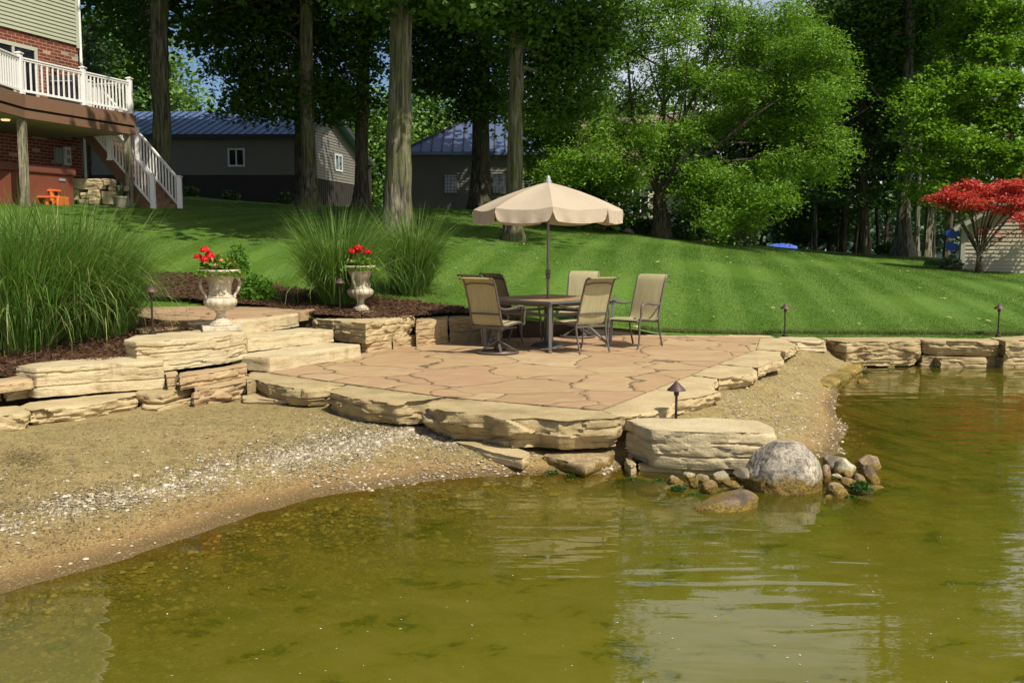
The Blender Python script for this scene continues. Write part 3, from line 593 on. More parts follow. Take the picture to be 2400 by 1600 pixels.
for i_ in range(3):
    slab(['first', 'second', 'third'][i_] + ' wall stone outside the right edge', strip([(2765 + i_ * 240, 780 - i_ * 4), (2995 + i_ * 240, 776 - i_ * 4)], .02, (.0, .6)), .02, -.5, 47 + i_, M_LIME_D, .04, .03, terr=.06)
# steps
NS = np.array([.89, -.46])
def step_poly(pl, pr, z, depth, left=0.0):
    a, b = P(*pl, z)[:2], P(*pr, z)[:2]; d = (b - a) / np.linalg.norm(b - a); nn = np.array([d[1], -d[0]])
    mid = [tuple(a + (b - a) * t + nn * .02 * math.sin(t * 9)) for t in (0, .2, .4, .6, .8, 1)]
    return mid + [tuple(b - nn * depth), tuple(a - nn * depth - d * left)]
GS = 'stone steps up to the path'
slab('lowest stone step, standing on the patio', step_poly((632,838), (845,806), .17, .62), .17, .0, 50, M_LIME_W, .01, -.01, terr=.012, layers=False, group=GS, name='stone_step', cat='step')
slab('middle stone step between the lowest and the top one', step_poly((581,793), (782,772), .34, .62), .34, .17, 51, M_LIME_W, .01, -.01, terr=.012, layers=False, group=GS, name='stone_step', cat='step')
slab('top stone step level with the flagstone path', PP([(432,748),(440,758),(525,753),(600,748),(698,735),(700,722),(600,716),(470,730)], .525), .525, .34, 52, M_LIME_W, .012, -.01, terr=.015, layers=False, group=GS, name='stone_step', cat='step')
slab('rough flat stone behind the left path light', [(-5.0,12.95),(-4.3,13.35),(-3.98,13.25),(-4.1,12.85),(-4.7,12.5)], .46, .3, 53, M_LIME_D, .02, .0)
# right of the steps
slab('large block carrying the right urn, with an angled left face', PP([(781,750),(857,757),(971,739),(966,728),(900,726),(800,733)], .44), .44, .145, 60, M_LIME, .03, .02, terr=.04)
slab('flat layered stone between the top step and the right urn block', PP([(700,742),(782,752),(800,736),(760,728),(704,732)], .43), .43, .2, 61, M_LIME, .02, .02)
slab('reddish footing stone under the corner of the right urn block', PP([(846,803),(862,804),(918,796),(916,786),(850,790)], .14), .14, .0, 62, M_LIME_P, .025, .0)
slab('low footing stone under the right end of the right urn block', PP([(921,796),(978,787),(976,779),(920,786)], .145), .145, .0, 63, M_LIME_P, .02, .0)
slab('red brown wall block right of the right urn block', PP([(974,754),(1048,747),(1052,738),(976,742)], .38), .38, .0, 64, M_LIME_P, .03, .0)
slab('shaded wall block left behind the swivel chair', PP([(1051,746),(1100,744),(1180,741),(1180,733),(1052,737)], .37), .37, .0, 65, M_LIME_D, .03, .03)
slab('shaded wall block hidden behind the table, left part', PP([(1184,746),(1300,748),(1300,740),(1184,736)], .28), .28, .0, 66, M_LIME_D, .03, .02)
slab('wall block behind the swivel chair at the back of the patio', PP([(1303,753),(1410,756),(1410,748),(1303,744)], .2), .2, .0, 67, M_LIME_D, .03, .0)
slab('low pale wall block under the raised seat of the right chair', PP([(1413,764),(1466,764),(1466,757),(1413,756)], .14), .14, .0, 68, M_LIME_W, .02, .0)
slab('end block of the low wall beside the right chair', PP([(1469,764),(1506,765),(1506,757),(1469,757)], .13), .13, .0, 69, M_LIME_W, .02, .0)

# ---------------------------------------------------------------- boulders and rocks in the water
def rock(label, px, py, z, rx, ry, rz, seed, m, rough=.12, flat=0.0, rot=0.0, tilt=0.0, group='rocks around the boulder', n=4, at=None, name='rock', ncut=7, hcut=(.62, .92)):
    c = at if at is not None else P(px, py, z)
    bm = bmesh.new(); bmesh.ops.create_icosphere(bm, subdivisions=n, radius=1); sd = Vector((seed * 5.1, seed * 2.3, seed))
    rs = np.random.default_rng(seed); cuts = []
    for _ in range(ncut):                       # worn flat faces
        q = rs.normal(0, 1, 3); q[2] = abs(q[2]) if rs.random() < .7 else q[2]; cuts.append((Vector(q / np.linalg.norm(q)), rs.uniform(*hcut)))
    for v in bm.verts:
        d = v.co.normalized(); k = 1 + rough * 1.6 * noise.noise(d * 1.2 + sd) + rough * .5 * noise.fractal(d * 3 + sd, 1, 2, 3)
        q = d * k
        for nn, hh in cuts:
            e = q.dot(nn) - hh
            if e > 0: q = q - nn * (e * .88)
        if flat: q.z = min(q.z, 1 - flat + .22 * q.x - .10 * q.y)
        q *= 1 + .025 * noise.fractal(d * 7 + sd, 1, 2, 3)
        v.co = Vector((q.x * rx, q.y * ry, q.z * rz))
    M_ = Matrix.Translation(Vector(c)) @ Matrix.Rotation(rot, 4, 'Z') @ Matrix.Rotation(tilt, 4, 'Y')
    bm.transform(M_); me = bpy.data.meshes.new(name); bm.to_mesh(me); bm.free()
    me.polygons.foreach_set('use_smooth', [True] * len(me.polygons)); me.set_sharp_from_angle(angle=math.radians(40))
    return tag(link(name, me, m), label, 'rock', group)
bc = P(1845, 1150, -.42)
rock('large round speckled granite boulder with a wet dark foot', 0, 0, 0, .315, .27, .32, 7, M_BOULDER, .07, n=6, at=(bc[0], bc[1] + .12, -.345), group=None, name='boulder', ncut=9, hcut=(.80, .97))
wc = P(1700, 1195, -.42)
rock('flat topped brown wedge of rock in front of the boulder', 0, 0, 0, .245, .16, .17, 9, M_ROCK[2], .16, .45, .2, -.1, n=4, at=(wc[0] + .01, wc[1] + .10, -.44))
RK = [('smooth egg shaped stone resting against the left of the boulder', 1741,1112,-.32,.085,.07,.062,11,1), ('rust orange rock half under water left of the wedge', 1580,1150,-.44,.11,.08,.07,12,3), ('brown rounded stone behind the orange rock', 1583,1128,-.37,.068,.055,.05,13,0),
  ('small mossy stone under the pale slab', 1618,1115,-.34,.055,.045,.04,14,4), ('yellow brown angular stone between two round ones', 1628,1130,-.38,.06,.05,.055,15,3), ('round ochre stone left behind the wedge', 1662,1142,-.38,.08,.065,.062,16,0),
  ('green grey stone under the right part of the pale slab', 1690,1118,-.34,.075,.06,.06,17,4), ('dark flat stone tucked behind the wedge', 1714,1134,-.38,.07,.05,.035,18,2), ('small grey stone behind the round ochre one', 1646,1122,-.35,.06,.045,.04,19,1),
  ('large smooth grey stone behind the right of the boulder', 1952,1085,-.30,.115,.09,.095,20,1), ('pale greenish pointed stone right of the boulder', 1980,1100,-.33,.095,.08,.10,21,4), ('reddish brown stone standing furthest right', 2035,1090,-.36,.115,.09,.10,22,0),
  ('dark long stone leaning left of the furthest right one', 2042,1118,-.38,.06,.06,.12,23,2), ('oval green tinged pebble on top of the right pile', 1962,1115,-.32,.045,.03,.022,24,4), ('speckled ochre stone at the right foot of the boulder', 1962,1150,-.38,.085,.07,.085,25,0),
  ('brown stone in the middle of the right pile', 1992,1132,-.36,.075,.06,.05,26,0), ('small tan stone in the middle of the right pile', 1986,1112,-.35,.04,.035,.035,27,3), ('algae draped stone in the right pile', 2012,1128,-.37,.06,.055,.075,28,2),
  ('orange wet stone at the waterline of the right pile', 2044,1148,-.45,.09,.06,.05,29,3), ('yellow stone low in the water beside the boulder', 1945,1168,-.44,.07,.06,.06,30,3), ('submerged flat yellow stone at the far right', 2075,1130,-.47,.08,.05,.035,31,3),
  ('pinkish stone against the right side of the boulder', 1935,1110,-.34,.05,.05,.09,32,0), ('orange stone sticking out of the shallow water by the wall', 2026,897,-.43,.10,.08,.06,33,3), ('ochre stone under the right pile at the waterline', 2012,1160,-.44,.07,.05,.05,34,3), ('small yellow stone at the foot of the wall in the water', 2087,862,-.42,.06,.05,.05,35,3),
  ('submerged pale stone left of the orange rock', 1520,1150,-.50,.12,.09,.05,36,3), ('dark brown stone on the wet right beach', 1929,1002,-.40,.045,.035,.03,37,2)]
for lab, px, py, z, a, b, c, sd, k in RK:
    tl = {23: -.55, 26: .4, 25: .3, 21: .1, 22: .3}.get(sd, rng.uniform(-.2, .2))
    rock(lab, px, py, z, a, b, c, sd, M_ROCK[k], .15, 0, rng.uniform(-.5, .5), tl)
# algae tufts among the rocks
AL = [(2018,1130,-.33,.05),(2025,1142,-.36,.06),(1985,1160,-.41,.05),(1590,1140,-.39,.05),(1630,1158,-.42,.07),(1640,1170,-.43,.08),(1545,1125,-.42,.06),(2030,870,-.41,.10),(2090,862,-.42,.14),(2200,860,-.42,.15),(1290,1105,-.415,.10),(1340,1113,-.42,.08),(1480,1122,-.42,.14),(1930,905,-.36,.06),(1300,1108,-.42,.06)]
pp = []
for px, py, z, r in AL:
    c = P(px, py, z); k = int(1500 * r / .06); q = rng.normal(0, 1, (k, 3)) * np.array([r * .6, r * .4, .007]); q[:, 2] -= .25 * np.hypot(q[:, 0], q[:, 1]); pp.append(q + c)
scatter('algae', np.concatenate(pp), .011, .6, M_ALGAE, 'bright green algae along the waterline', .8)
# floating bits
q = np.array([P(px, py, -.417)[:2] for px, py in zip(rng.uniform(300, 2300, 75), rng.uniform(1150, 1600, 75))])
scatter('floating_seeds', np.column_stack([q, np.full(len(q), -.416)]), .010, .5, leafmat('fluff', (.5, .5, .45), (.8, .8, .75), 0.0), 'small pale seeds floating on the pond', .05)
# ---------------------------------------------------------------- buildings
def v2(a): return np.array(a, float)
def lap_wall(A, B, z0, z1, out, exp=.105, clip=None):
    """lap siding between plan points A and B; clip(z) -> (t0, t1) narrows the strip (gables)"""
    mb = MB(); A, B = v2(A), v2(B); o = v2(out); z = z0
    while z < z1 - .01:
        zt = min(z + exp, z1); t0, t1 = clip((z + zt) / 2) if clip else (0, 1)
        if t1 - t0 > .005:
            a, b = A + (B - A) * t0, A + (B - A) * t1; w = o * .03; i = o * .002
            q = [(*(a + w), z), (*(b + w), z), (*(b + i), zt), (*(a + i), zt), (*a, z), (*b, z)]
            mb.add(q, [(0, 1, 2, 3), (4, 5, 1, 0)])
        z += exp
    return mb
def siding_mat(name, col, dirt=.2):
    g = Mt(name); p = g.pos(); n = g.noise(g.map(p, (1, 1, .5)), 1.2, 5, .6); f = g.noise(g.map(p, (6, 6, 60)), 1.0, 3)
    c = g.mix(n, tuple(q * (1 - dirt) for q in col), tuple(q * (1 + dirt * .5) for q in col)); c = g.mix(g.math('MULTIPLY', f, .15), c, (.1, .09, .07))
    g.set(color=c, rough=.55, spec=.3); return g.m
M_SAGE = siding_mat('sage_siding', (.40, .42, .30), .06); M_GREYS = siding_mat('grey_brown_siding', (.20, .18, .148)); M_CREAM = siding_mat('cream_siding', (.50, .47, .35), .12)
M_DARKS = siding_mat('dark_grey_siding', (.17, .162, .14))
def brick(dirv):
    g = Mt('old_brick'); p = g.pos(); s = g.n('SeparateXYZ', {'Vector': p})
    u = g.n('VectorMath', {0: p, 1: (*dirv, 0)}, operation='DOT_PRODUCT').outputs[1]
    q = g.n('CombineXYZ', {0: u, 1: s.outputs[2]}).outputs[0]
    bt = g.n('TexBrick', {'Vector': q, 'Color1': (0, 0, 0), 'Color2': (1, 1, 1), 'Mortar': (.5, .5, .5), 'Scale': 1.0, 'Mortar Size': .009, 'Brick Width': .30, 'Row Height': .10, 'Bias': 0.0})
    c = g.ramp(bt.outputs[0], [(0, (.10, .035, .025)), (.2, (.16, .040, .026)), (.6, (.21, .056, .034)), (.88, (.18, .045, .028)), (.93, (.46, .36, .24)), (1, (.08, .05, .045))])
    c = g.mix(bt.outputs[1], c, (.40, .30, .20)); c = g.mix(g.ramp(g.noise(p, 14, 4, .6), [(.3, .4), (.6, 0.0)]), c, (.12, .04, .025))
    g.set(color=c, rough=.9, spec=.2, normal=g.bump(bt.outputs[1], -.6, .01)); return g.m
O2 = np.array([-11.22, 30.0]); ET = np.array([.316, .949]); ES = np.array([-.949, .316])
def K(t, s): return O2 + ET * t + ES * s            # deck frame: t away from the camera along the deck front, s towards the house
def K3(t, s, z): a = K(t, s); return (a[0], a[1], z)
ZD = 5.35; ZG = 2.55
M_BRICK = brick(tuple(ET))
def window(parent, a, b, z0, z1, out, fm, pane_n=2, frame=.06, bars=None, name='window'):
    """a framed window in a wall, panes behind the frame"""
    a, b, o = v2(a), v2(b), v2(out); f = MB(); d = (b - a) / np.linalg.norm(b - a)
    def B3(p, q, za, zb, o0, o1):
        c = [p + o * o0, q + o * o0, q + o * o1, p + o * o1]
        n0 = len(f.v); f.add([(*k, za) for k in c] + [(*k, zb) for k in c], [(0,1,2,3)[::-1],(4,5,6,7),(0,1,5,4),(1,2,6,5),(2,3,7,6),(3,0,4,7)])
    B3(a, b, z0, z0 + frame, .0, .06); B3(a, b, z1 - frame, z1, .0, .06); B3(a, a + d * frame, z0 + frame, z1 - frame, .0, .058); B3(b - d * frame, b, z0 + frame, z1 - frame, .0, .058)
    L = np.linalg.norm(b - a)
    for k in range(1, pane_n): B3(a + d * (L * k / pane_n - frame * .4), a + d * (L * k / pane_n + frame * .4), z0 + frame, z1 - frame, .02, .055)
    if bars:
        for k in range(1, bars[0]): B3(a + d * (L * k / bars[0] - .012), a + d * (L * k / bars[0] + .012), z0 + frame, z1 - frame, .03, .05)
        for k in range(1, bars[1]): zz = z0 + (z1 - z0) * k / bars[1]; B3(a + d * frame, b - d * frame, zz - .012, zz + .012, .03, .048)
    w = f.obj(name, fm, parent)
    MB().add([(*(a + o*.028), z0), (*(b + o*.028), z0), (*(b + o*.028), z1), (*(a + o*.028), z1)], [(0,1,2,3)]).obj('pane', M_GLASS, w)
    return w
OUT = -ES                                        # the house face looks over the deck
hl = K(0, 3.2)
house = thing('brick_house', 'house with sage siding above red brick at the top left', 'house', (*K(1.44, 3.2), ZG))
h0, h1 = K(-14, 3.2), K(1.44, 3.2)
MB().add([(*h0, ZG-.6), (*h1, ZG-.6), (*h1, 7.78), (*h0, 7.78), (*(h1+ES*8), ZG-.6), (*(h1+ES*8), 7.78)], [(0,1,2,3), (1,4,5,2)]).obj('brick_wall', M_BRICK, house)
lap_wall(h0 + OUT*.03, h1 + OUT*.03 - ET*.09, 7.78, 13.6, OUT, .115).obj('siding_wall', M_SAGE, house)
lap_wall(h1 + ET*.03, h1 + ES*8 + ET*.03, 7.78, 13.6, ET, .115).obj('siding_wall', M_SAGE, house)
c_ = h1 + OUT * .03
MB().add([(*(c_ - ET*.10 + OUT*.025), 7.7), (*(c_ + ET*.05 + OUT*.025), 7.7), (*(c_ + ET*.05 + ES*.12), 7.7), (*(c_ - ET*.10 + OUT*.025), 13.6), (*(c_ + ET*.05 + OUT*.025), 13.6), (*(c_ + ET*.05 + ES*.12), 13.6)], [(0,1,4,3), (1,2,5,4), (0,2,1)]).obj('corner_board', M_TAN, house)
dp = MB(); d0 = c_ + ET*.10
dp.tube([(*d0, 13), (*d0, 3.6), (*(d0 + np.array([.06, 0])), 3.4), (*(d0 + np.array([.22, -.05])), 3.15), (*(d0 + np.array([.28, -.08])), 2.95)], .045, 8).obj('downspout', M_WHITE, house, 40)
MB().bar((*(h0+OUT*.05), 13.68), (*(h1+OUT*.05+ET*.3), 13.68), .5, .16).add([(*(h0+OUT*.4), 13.7), (*(h1+OUT*.4+ET*.4), 13.7), (*(h1+ES*4+ET*.4), 18.5), (*(h0+ES*4), 18.5)], [(0,1,2,3)]).obj('roof', M_DARKS, house)
# patio door on the deck and a basement window
a, b = K(-2.15, 3.2), K(-.30, 3.2)
window(house, a, b, ZD + .02, 7.40, OUT, M_TAN, 2, .11, name='patio_door')
window(house, K(-2.3, 3.2), K(-1.15, 3.2), 11.25, 12.9, OUT, M_WHITE, 2, .09)
MB().bar((*(K(-.98, 3.2) + OUT*.05), 3.2), (*(K(-.98, 3.2) + OUT*.05), 5.2), .11, .1).obj('trim_board', M_TAN, house)
lt = MB(); lp = K(.32, 3.1); lt.lathe([(.02,.0),(.09,.02),(.10,.18),(.15,.20),(.05,.30),(.015,.36)], 8, (*lp, 6.75)); lt.obj('wall_lantern', M_HAT, house)
box = thing('electric_meter', 'pale meter box on the shaded brick wall under the deck', 'meter', (*(K(.75, 3.2)), 4.1))
mq = K(.75, 3.2)
def wallbox(t0, t1, z0, z1, dep, name, m, parent):
    p = [K(t0, 3.2), K(t1, 3.2)]; q = [p[0], p[1], p[1] + OUT*dep, p[0] + OUT*dep]
    return MB().prism([tuple(x) for x in q], z0, z1).obj(name, m, parent, None, .008)
wallbox(.62, .86, 3.98, 4.55, .10, 'meter_case', M_WHITE, box); wallbox(.68, .80, 4.3, 4.46, .118, 'meter_dial', M_GREY, box); wallbox(.67, .81, 4.05, 4.2, .112, 'label_plate', M_GREY, box)
eb = wallbox(.22, .50, 4.02, 4.5, .09, 'electric_box', M_GREY, None); tag(eb, 'grey electric panel beside the pale meter box', 'electric box')
# deck
deck = thing('deck', 'raised brown deck with white railings on the house', 'deck', (*K(-4.2, 0), ZG))
corner = K(-4.2, 0); left = corner + np.array([.12, -5.0])
fl = [tuple(left), tuple(corner), tuple(K(0, 0)), tuple(K(0, 3.15)), tuple(K(-12, 3.15))]
MB().prism(fl, ZD - .04, ZD).obj('floor', M_DECK, deck)
def fascia(a, b, z0, z1, th, off, nm, o, m=None):
    a, b = v2(a) + o*off, v2(b) + o*off
    return MB().prism([tuple(a), tuple(b), tuple(b - o*th), tuple(a - o*th)], z0, z1).obj(nm, m or M_DECK, deck)
MB().prism([tuple(K(.01, 2.12)), tuple(K(1.42, 2.2)), tuple(K(1.42, 3.15)), tuple(K(.01, 3.15))], ZD - .30, ZD).obj('landing', M_DECK, deck)
oL = np.array([.9997, .024])
for (A_, B_, o_) in ((corner - ET*.02, K(.05, 0), OUT), (left, corner, oL)):
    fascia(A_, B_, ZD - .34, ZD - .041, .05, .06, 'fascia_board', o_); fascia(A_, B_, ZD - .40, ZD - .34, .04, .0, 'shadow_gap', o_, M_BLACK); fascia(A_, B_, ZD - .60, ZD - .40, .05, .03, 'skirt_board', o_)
o_ = ET; fascia(K(.0, 0), K(.0, 3.15), ZD - .34, ZD - .041, .05, .06, 'fascia_board', o_); fascia(K(.0, .05), K(.0, 3.15), ZD - .58, ZD - .34, .05, .02, 'skirt_board', o_)
M_SOFF = simple('soffit_panel', (.40, .34, .22), .6, .08, 1.5)
MB().prism([(x * 1, y) for x, y in [tuple(left + oL*-.05), tuple(corner + ES*.06), tuple(K(-.06, .06)), tuple(K(-.06, 3.15)), tuple(K(-12, 3.15))]], ZD - .60, ZD - .57).obj('soffit', M_SOFF, deck)
M_LAMP = Mt('lamp_glow'); M_LAMP.set(color=(.9, .75, .45), emit=(1, .72, .32), emits=.9); M_LAMP = M_LAMP.m
lq = D(13, 283, 26.3); MB().lathe([(.10, 0), (.11, .02), (.11, .04)], 16, (lq[0], lq[1], ZD - .637)).obj('soffit_light', M_LAMP, deck)
def post(parent, p, z0, h, w=.125, m=None):
    mb = MB(); x, y = p; mb.box((x-w/2, y-w/2, z0), (x+w/2, y+w/2, z0+h)); q = mb.obj('railing_post', m or M_WHITE, parent, None, .006)
    c = MB().box((x-w*.68, y-w*.68, z0+h), (x+w*.68, y+w*.68, z0+h+.025)); c.add([(x-w*.68,y-w*.68,z0+h+.026),(x+w*.68,y-w*.68,z0+h+.026),(x+w*.68,y+w*.68,z0+h+.026),(x-w*.68,y+w*.68,z0+h+.026),(x,y,z0+h+.06)], [(0,1,4),(1,2,4),(2,3,4),(3,0,4)]); c.obj('cap', m or M_WHITE, q)
    if z0 > 5 or True:
        MB().box((x-w*.66, y-w*.66, z0), (x+w*.66, y+w*.66, z0+.06)).obj('base_trim', m or M_WHITE, q)
def rail(parent, a, b, za, zb, h=.92, n=None, gap=.125, w=.036):
    a, b = v2(a), v2(b); L = np.linalg.norm(b - a); d = (b - a) / L; n = n or max(2, int(L / gap))
    def Q(t, dz): return (*(a + (b - a) * t), za + (zb - za) * t + dz)
    t0, t1 = .07 / L, 1 - .07 / L
    MB().bar(Q(t0, h), Q(t1, h), .085, .035).bar(Q(t0, h - .045), Q(t1, h - .045), .045, .05).obj('top_rail', M_WHITE, parent)
    MB().bar(Q(t0, .10), Q(t1, .10), .045, .06).obj('bottom_rail', M_WHITE, parent)
    for k in range(n):
        t = t0 + (t1 - t0) * (k + .5) / n; MB().bar(Q(t, .12), Q(t, h - .06), w, w, (0, 1, 0)).obj('baluster', M_WHITE, parent)
pts = [K(-4.2, .05), K(-1.95, .05), K(-.05, .05)]
for p in pts: post(deck, p, ZD, 1.02)
post(deck, left + np.array([-.05, 2.6]), ZD, 1.02)
for i in range(2): rail(deck, pts[i], pts[i+1], ZD, ZD, n=[11, 12][i])
rail(deck, left + np.array([-.05, 2.6]), corner + ES*.05, ZD, ZD, n=17)
post(deck, K(-.05, 1.5), ZD, 1.02); rail(deck, K(-.05, .05), K(-.05, 1.5), ZD, ZD, n=11)
for p, m_ in ((K(-4.15, .12), 0), (K(-.12, .12), 1)):
    zb = land(*p); MB().box((p[0]-.09, p[1]-.09, zb - .2), (p[0]+.09, p[1]+.09, ZD - .59)).obj('support_post', M_POST, deck, None, .01)
# furniture on the deck seen between the balusters
gr = thing('grill', 'dark covered grill behind the deck railing', 'grill', (*K(-.9, 1.6), ZD)); gx, gy = K(-.9, 1.6)
M_GRILL = simple('grill_dark', (.02, .018, .018), .5, .2, 6)
MB().box((gx-.4, gy-.3, ZD+.02), (gx+.4, gy+.3, ZD+.72)).obj('cabinet', M_GRILL, gr, None, .02)
MB().tube([(gx-.42, gy, ZD+.80), (gx+.42, gy, ZD+.80)], .27, 14).obj('lid', M_GRILL, gr, 40)
MB().bar((gx-.3, gy-.30, ZD+.86), (gx+.3, gy-.30, ZD+.86), .03).obj('handle', M_GREY, gr)
# stairs
st = thing('deck_stairs', 'brown stairs with white railings coming down from the deck', 'stairs', (*K(.6, -.4), ZG))
NST = 14; RUN = 2.6; zb0 = 2.53
def ss_(k): return -.42 + RUN * k / NST
for k in range(NST):
    s0, s1 = ss_(k), ss_(k + 1); z = zb0 + (ZD - zb0) * (k + 1) / (NST + 0)
    MB().prism([tuple(K(.16, s0 - .03)), tuple(K(1.30, s0 - .03)), tuple(K(1.30, s1)), tuple(K(.16, s1))], z - .035, z).obj('tread', M_DECK, st)
    MB().prism([tuple(K(.16, s0 + .0)), tuple(K(1.30, s0 + .0)), tuple(K(1.30, s0 + .02)), tuple(K(.16, s0 + .02))], z - (ZD - zb0) / NST, z - .036).obj('riser', M_DECK, st)
for t in (.12, 1.32):
    mb = MB(); w = .04
    q = [(*K(t, -.46), zb0 - .1), (*K(t, -.46), zb0 + .18), (*K(t, ss_(NST)), ZD + .0), (*K(t, ss_(NST)), ZD - .34), (*K(t, -.15), zb0 - .1)]
    q2 = [(x + ET[0]*w, y + ET[1]*w, z) for x, y, z in q]
    mb.add(q + q2, [(0,1,2,3,4), (9,8,7,6,5), (0,5,6,1), (1,6,7,2), (2,7,8,3), (3,8,9,4)]).obj('stringer', M_DECK, st)
MB().prism([tuple(K(-.02, -.75)), tuple(K(1.45, -.75)), tuple(K(1.45, -.40)), tuple(K(-.02, -.40))], zb0 - .3, zb0 - .005).obj('bottom_step', M_DECK, st)
for t in (.10, 1.36):
    post(st, K(t, -.52), zb0, 1.05, .135); post(st, K(t, .98), zb0 + 1.50, 1.08, .12)
    rail(st, K(t, -.50), K(t, .98), zb0 + .06, zb0 + 1.60, .93, 12)
    rail(st, K(t, .98), K(t, 2.2), zb0 + 1.60, ZD + .05, .93, 12)
MB().bar((*K(.75, 1.0), 2.2), (*K(.75, 1.0), 3.75), .14).obj('support_post', M_DECK, st)
# hot tub, child's table, stones, pot
tub = thing('hot_tub', 'brown panelled hot tub under the deck', 'hot tub', (*K(-2.8, .8), 2.6))
tp = [K(-4.9, .8), K(-1.65, .8), K(-1.65, 2.7), K(-4.9, 2.7)]
M_TUB = Mt('tub_panel'); pw = M_TUB.pos(); uu = M_TUB.n('VectorMath', {0: pw, 1: (*ET, 0)}, operation='DOT_PRODUCT').outputs[1]
wv = M_TUB.math('PINGPONG', uu, .035); M_TUB.set(color=M_TUB.mix(M_TUB.noise(pw, 3, 4), (.15, .042, .024), (.19, .058, .032)), rough=.5, normal=M_TUB.bump(M_TUB.math('LESS_THAN', wv, .006), -.6, .01)); M_TUB = M_TUB.m
MB().prism([tuple(q) for q in tp], 2.35, 3.45).obj('cabinet', M_TUB, tub, None, .03)
tq = [tp[0] + OUT*.06 - ET*.06, tp[1] + OUT*.06 + ET*.06, tp[2] + ES*.06 + ET*.06, tp[3] + ES*.06 - ET*.06]
MB().prism([tuple(q) for q in tq], 3.455, 3.68).obj('cover', simple('tub_cover', (.16, .05, .035), .5, .15, 3), tub, None, .04)
bd = [K(-2.22, .785), K(-1.98, .785)]; MB().prism([tuple(bd[0]), tuple(bd[1]), tuple(bd[1] + OUT*.01), tuple(bd[0] + OUT*.01)], 3.29, 3.35).obj('badge', M_GREY, tub)
kt = thing('childrens_picnic_table', 'small orange plastic picnic table in front of the hot tub', 'table', (-12.95, 27.75, 2.6))
def TK(t, s, z): return (-12.95 + t, 27.75 + s, 2.6 + z)
def slabT(t0, t1, s0, s1, z0, z1, nm, bev=.015):
    return MB().prism([TK(t0, s0, 0)[:2], TK(t1, s0, 0)[:2], TK(t1, s1, 0)[:2], TK(t0, s1, 0)[:2]], 2.6 + z0, 2.6 + z1).obj(nm, M_ORANGE, kt, None, bev)
slabT(-.55, .33, -.02, .40, .37, .43, 'tabletop'); slabT(-.38, .50, -.36, -.12, .18, .235, 'seat'); slabT(-.5, .40, .5, .72, .18, .235, 'seat')
for a in (-.33, .22):
    for s_ in (.05, .40): MB().tube([TK(a, s_, -.1), TK(a, s_, .37)], .065, 10).obj('leg', M_ORANGE, kt, 40)
    MB().tube([TK(a, -.24, -.1), TK(a, -.24, .18)], .06, 10).obj('leg', M_ORANGE, kt, 40); MB().bar(TK(a, -.3, .09), TK(a, .65, .09), .08, .05).obj('crossbar', M_ORANGE, kt)
MB().prism([TK(-.59, -.03, 0)[:2], TK(-.5, -.03, 0)[:2], TK(-.5, .4, 0)[:2], TK(-.59, .4, 0)[:2]], 2.5, 2.965).obj('side_panel', M_ORANGE, kt, None, .02)
MB().prism([TK(.50, -.36, 0)[:2], TK(.58, -.36, 0)[:2], TK(.58, .3, 0)[:2], TK(.50, .3, 0)[:2]], 2.5, 2.83).obj('side_panel', M_ORANGE, kt, None, .03)
SW = [('large cut block topping the small stone wall under the stairs', 165,250,418,443), ('small square block on top of the stone wall under the stairs', 240,259,418,433), ('left rough block in the middle of the wall under the stairs', 165,186,444,468), ('small grey block low in the wall under the stairs', 187,206,451,464), ('square cream block in the middle of the wall under the stairs', 206,235,444,478),
      ('white tilted block at the right of the wall under the stairs', 236,272,448,478), ('bright block beside the stair post', 252,290,434,447), ('flat cream block at the bottom left of the small wall', 182,205,466,481), ('long white block at the bottom of the small wall', 208,272,480,492)]
for i, (lab, xa, xb, ya, yb) in enumerate(SW):
    dd = 29.3 - .15 * (i % 2); A_, B_ = D(xa, yb, dd), D(xb, ya, dd + .1); ang = np.array([.35, .94]) * .0
    slab(lab, [(A_[0]+.01, A_[1]), (B_[0]-.01, A_[1] + .05), (B_[0]-.01, A_[1] + .6), (A_[0]+.01, A_[1] + .55)], B_[2] - .008, A_[2], 200 + i, M_LIME_W, .03, .02, False, 'stones of the small wall under the stairs', terr=.04)
pot = thing('potted_plant', 'clay pot with a spiky plant beside the deck post', 'plant', tuple(D(282, 490, 28.8)))
pl = pot.location; MB().lathe([(.12, 0), (.15, .06), (.20, .30), (.215, .31), (.215, .36), (.18, .36), (.17, .30)], 20, tuple(pl)).obj('pot', M_POT, pot, 40)
mb = MB()
for k in range(26):
    a = rng.uniform(0, 6.28); r_ = rng.uniform(.2, .42); h_ = rng.uniform(.15, .5); b_ = np.array(pl) + np.array([0, 0, .33]); d_ = np.array([math.cos(a), math.sin(a), 0]); s_ = np.array([-d_[1], d_[0], 0]) * .02
    p1 = b_ + d_ * r_ * .5 + np.array([0, 0, h_]); p2 = b_ + d_ * r_ + np.array([0, 0, h_ * .9]); mb.add([b_ - s_, b_ + s_, p1 + s_, p1 - s_, p2], [(0,1,2,3), (3,2,4)])
mb.obj('leaves', simple('agave', (.07, .12, .05), .5, .3, 8), pot)

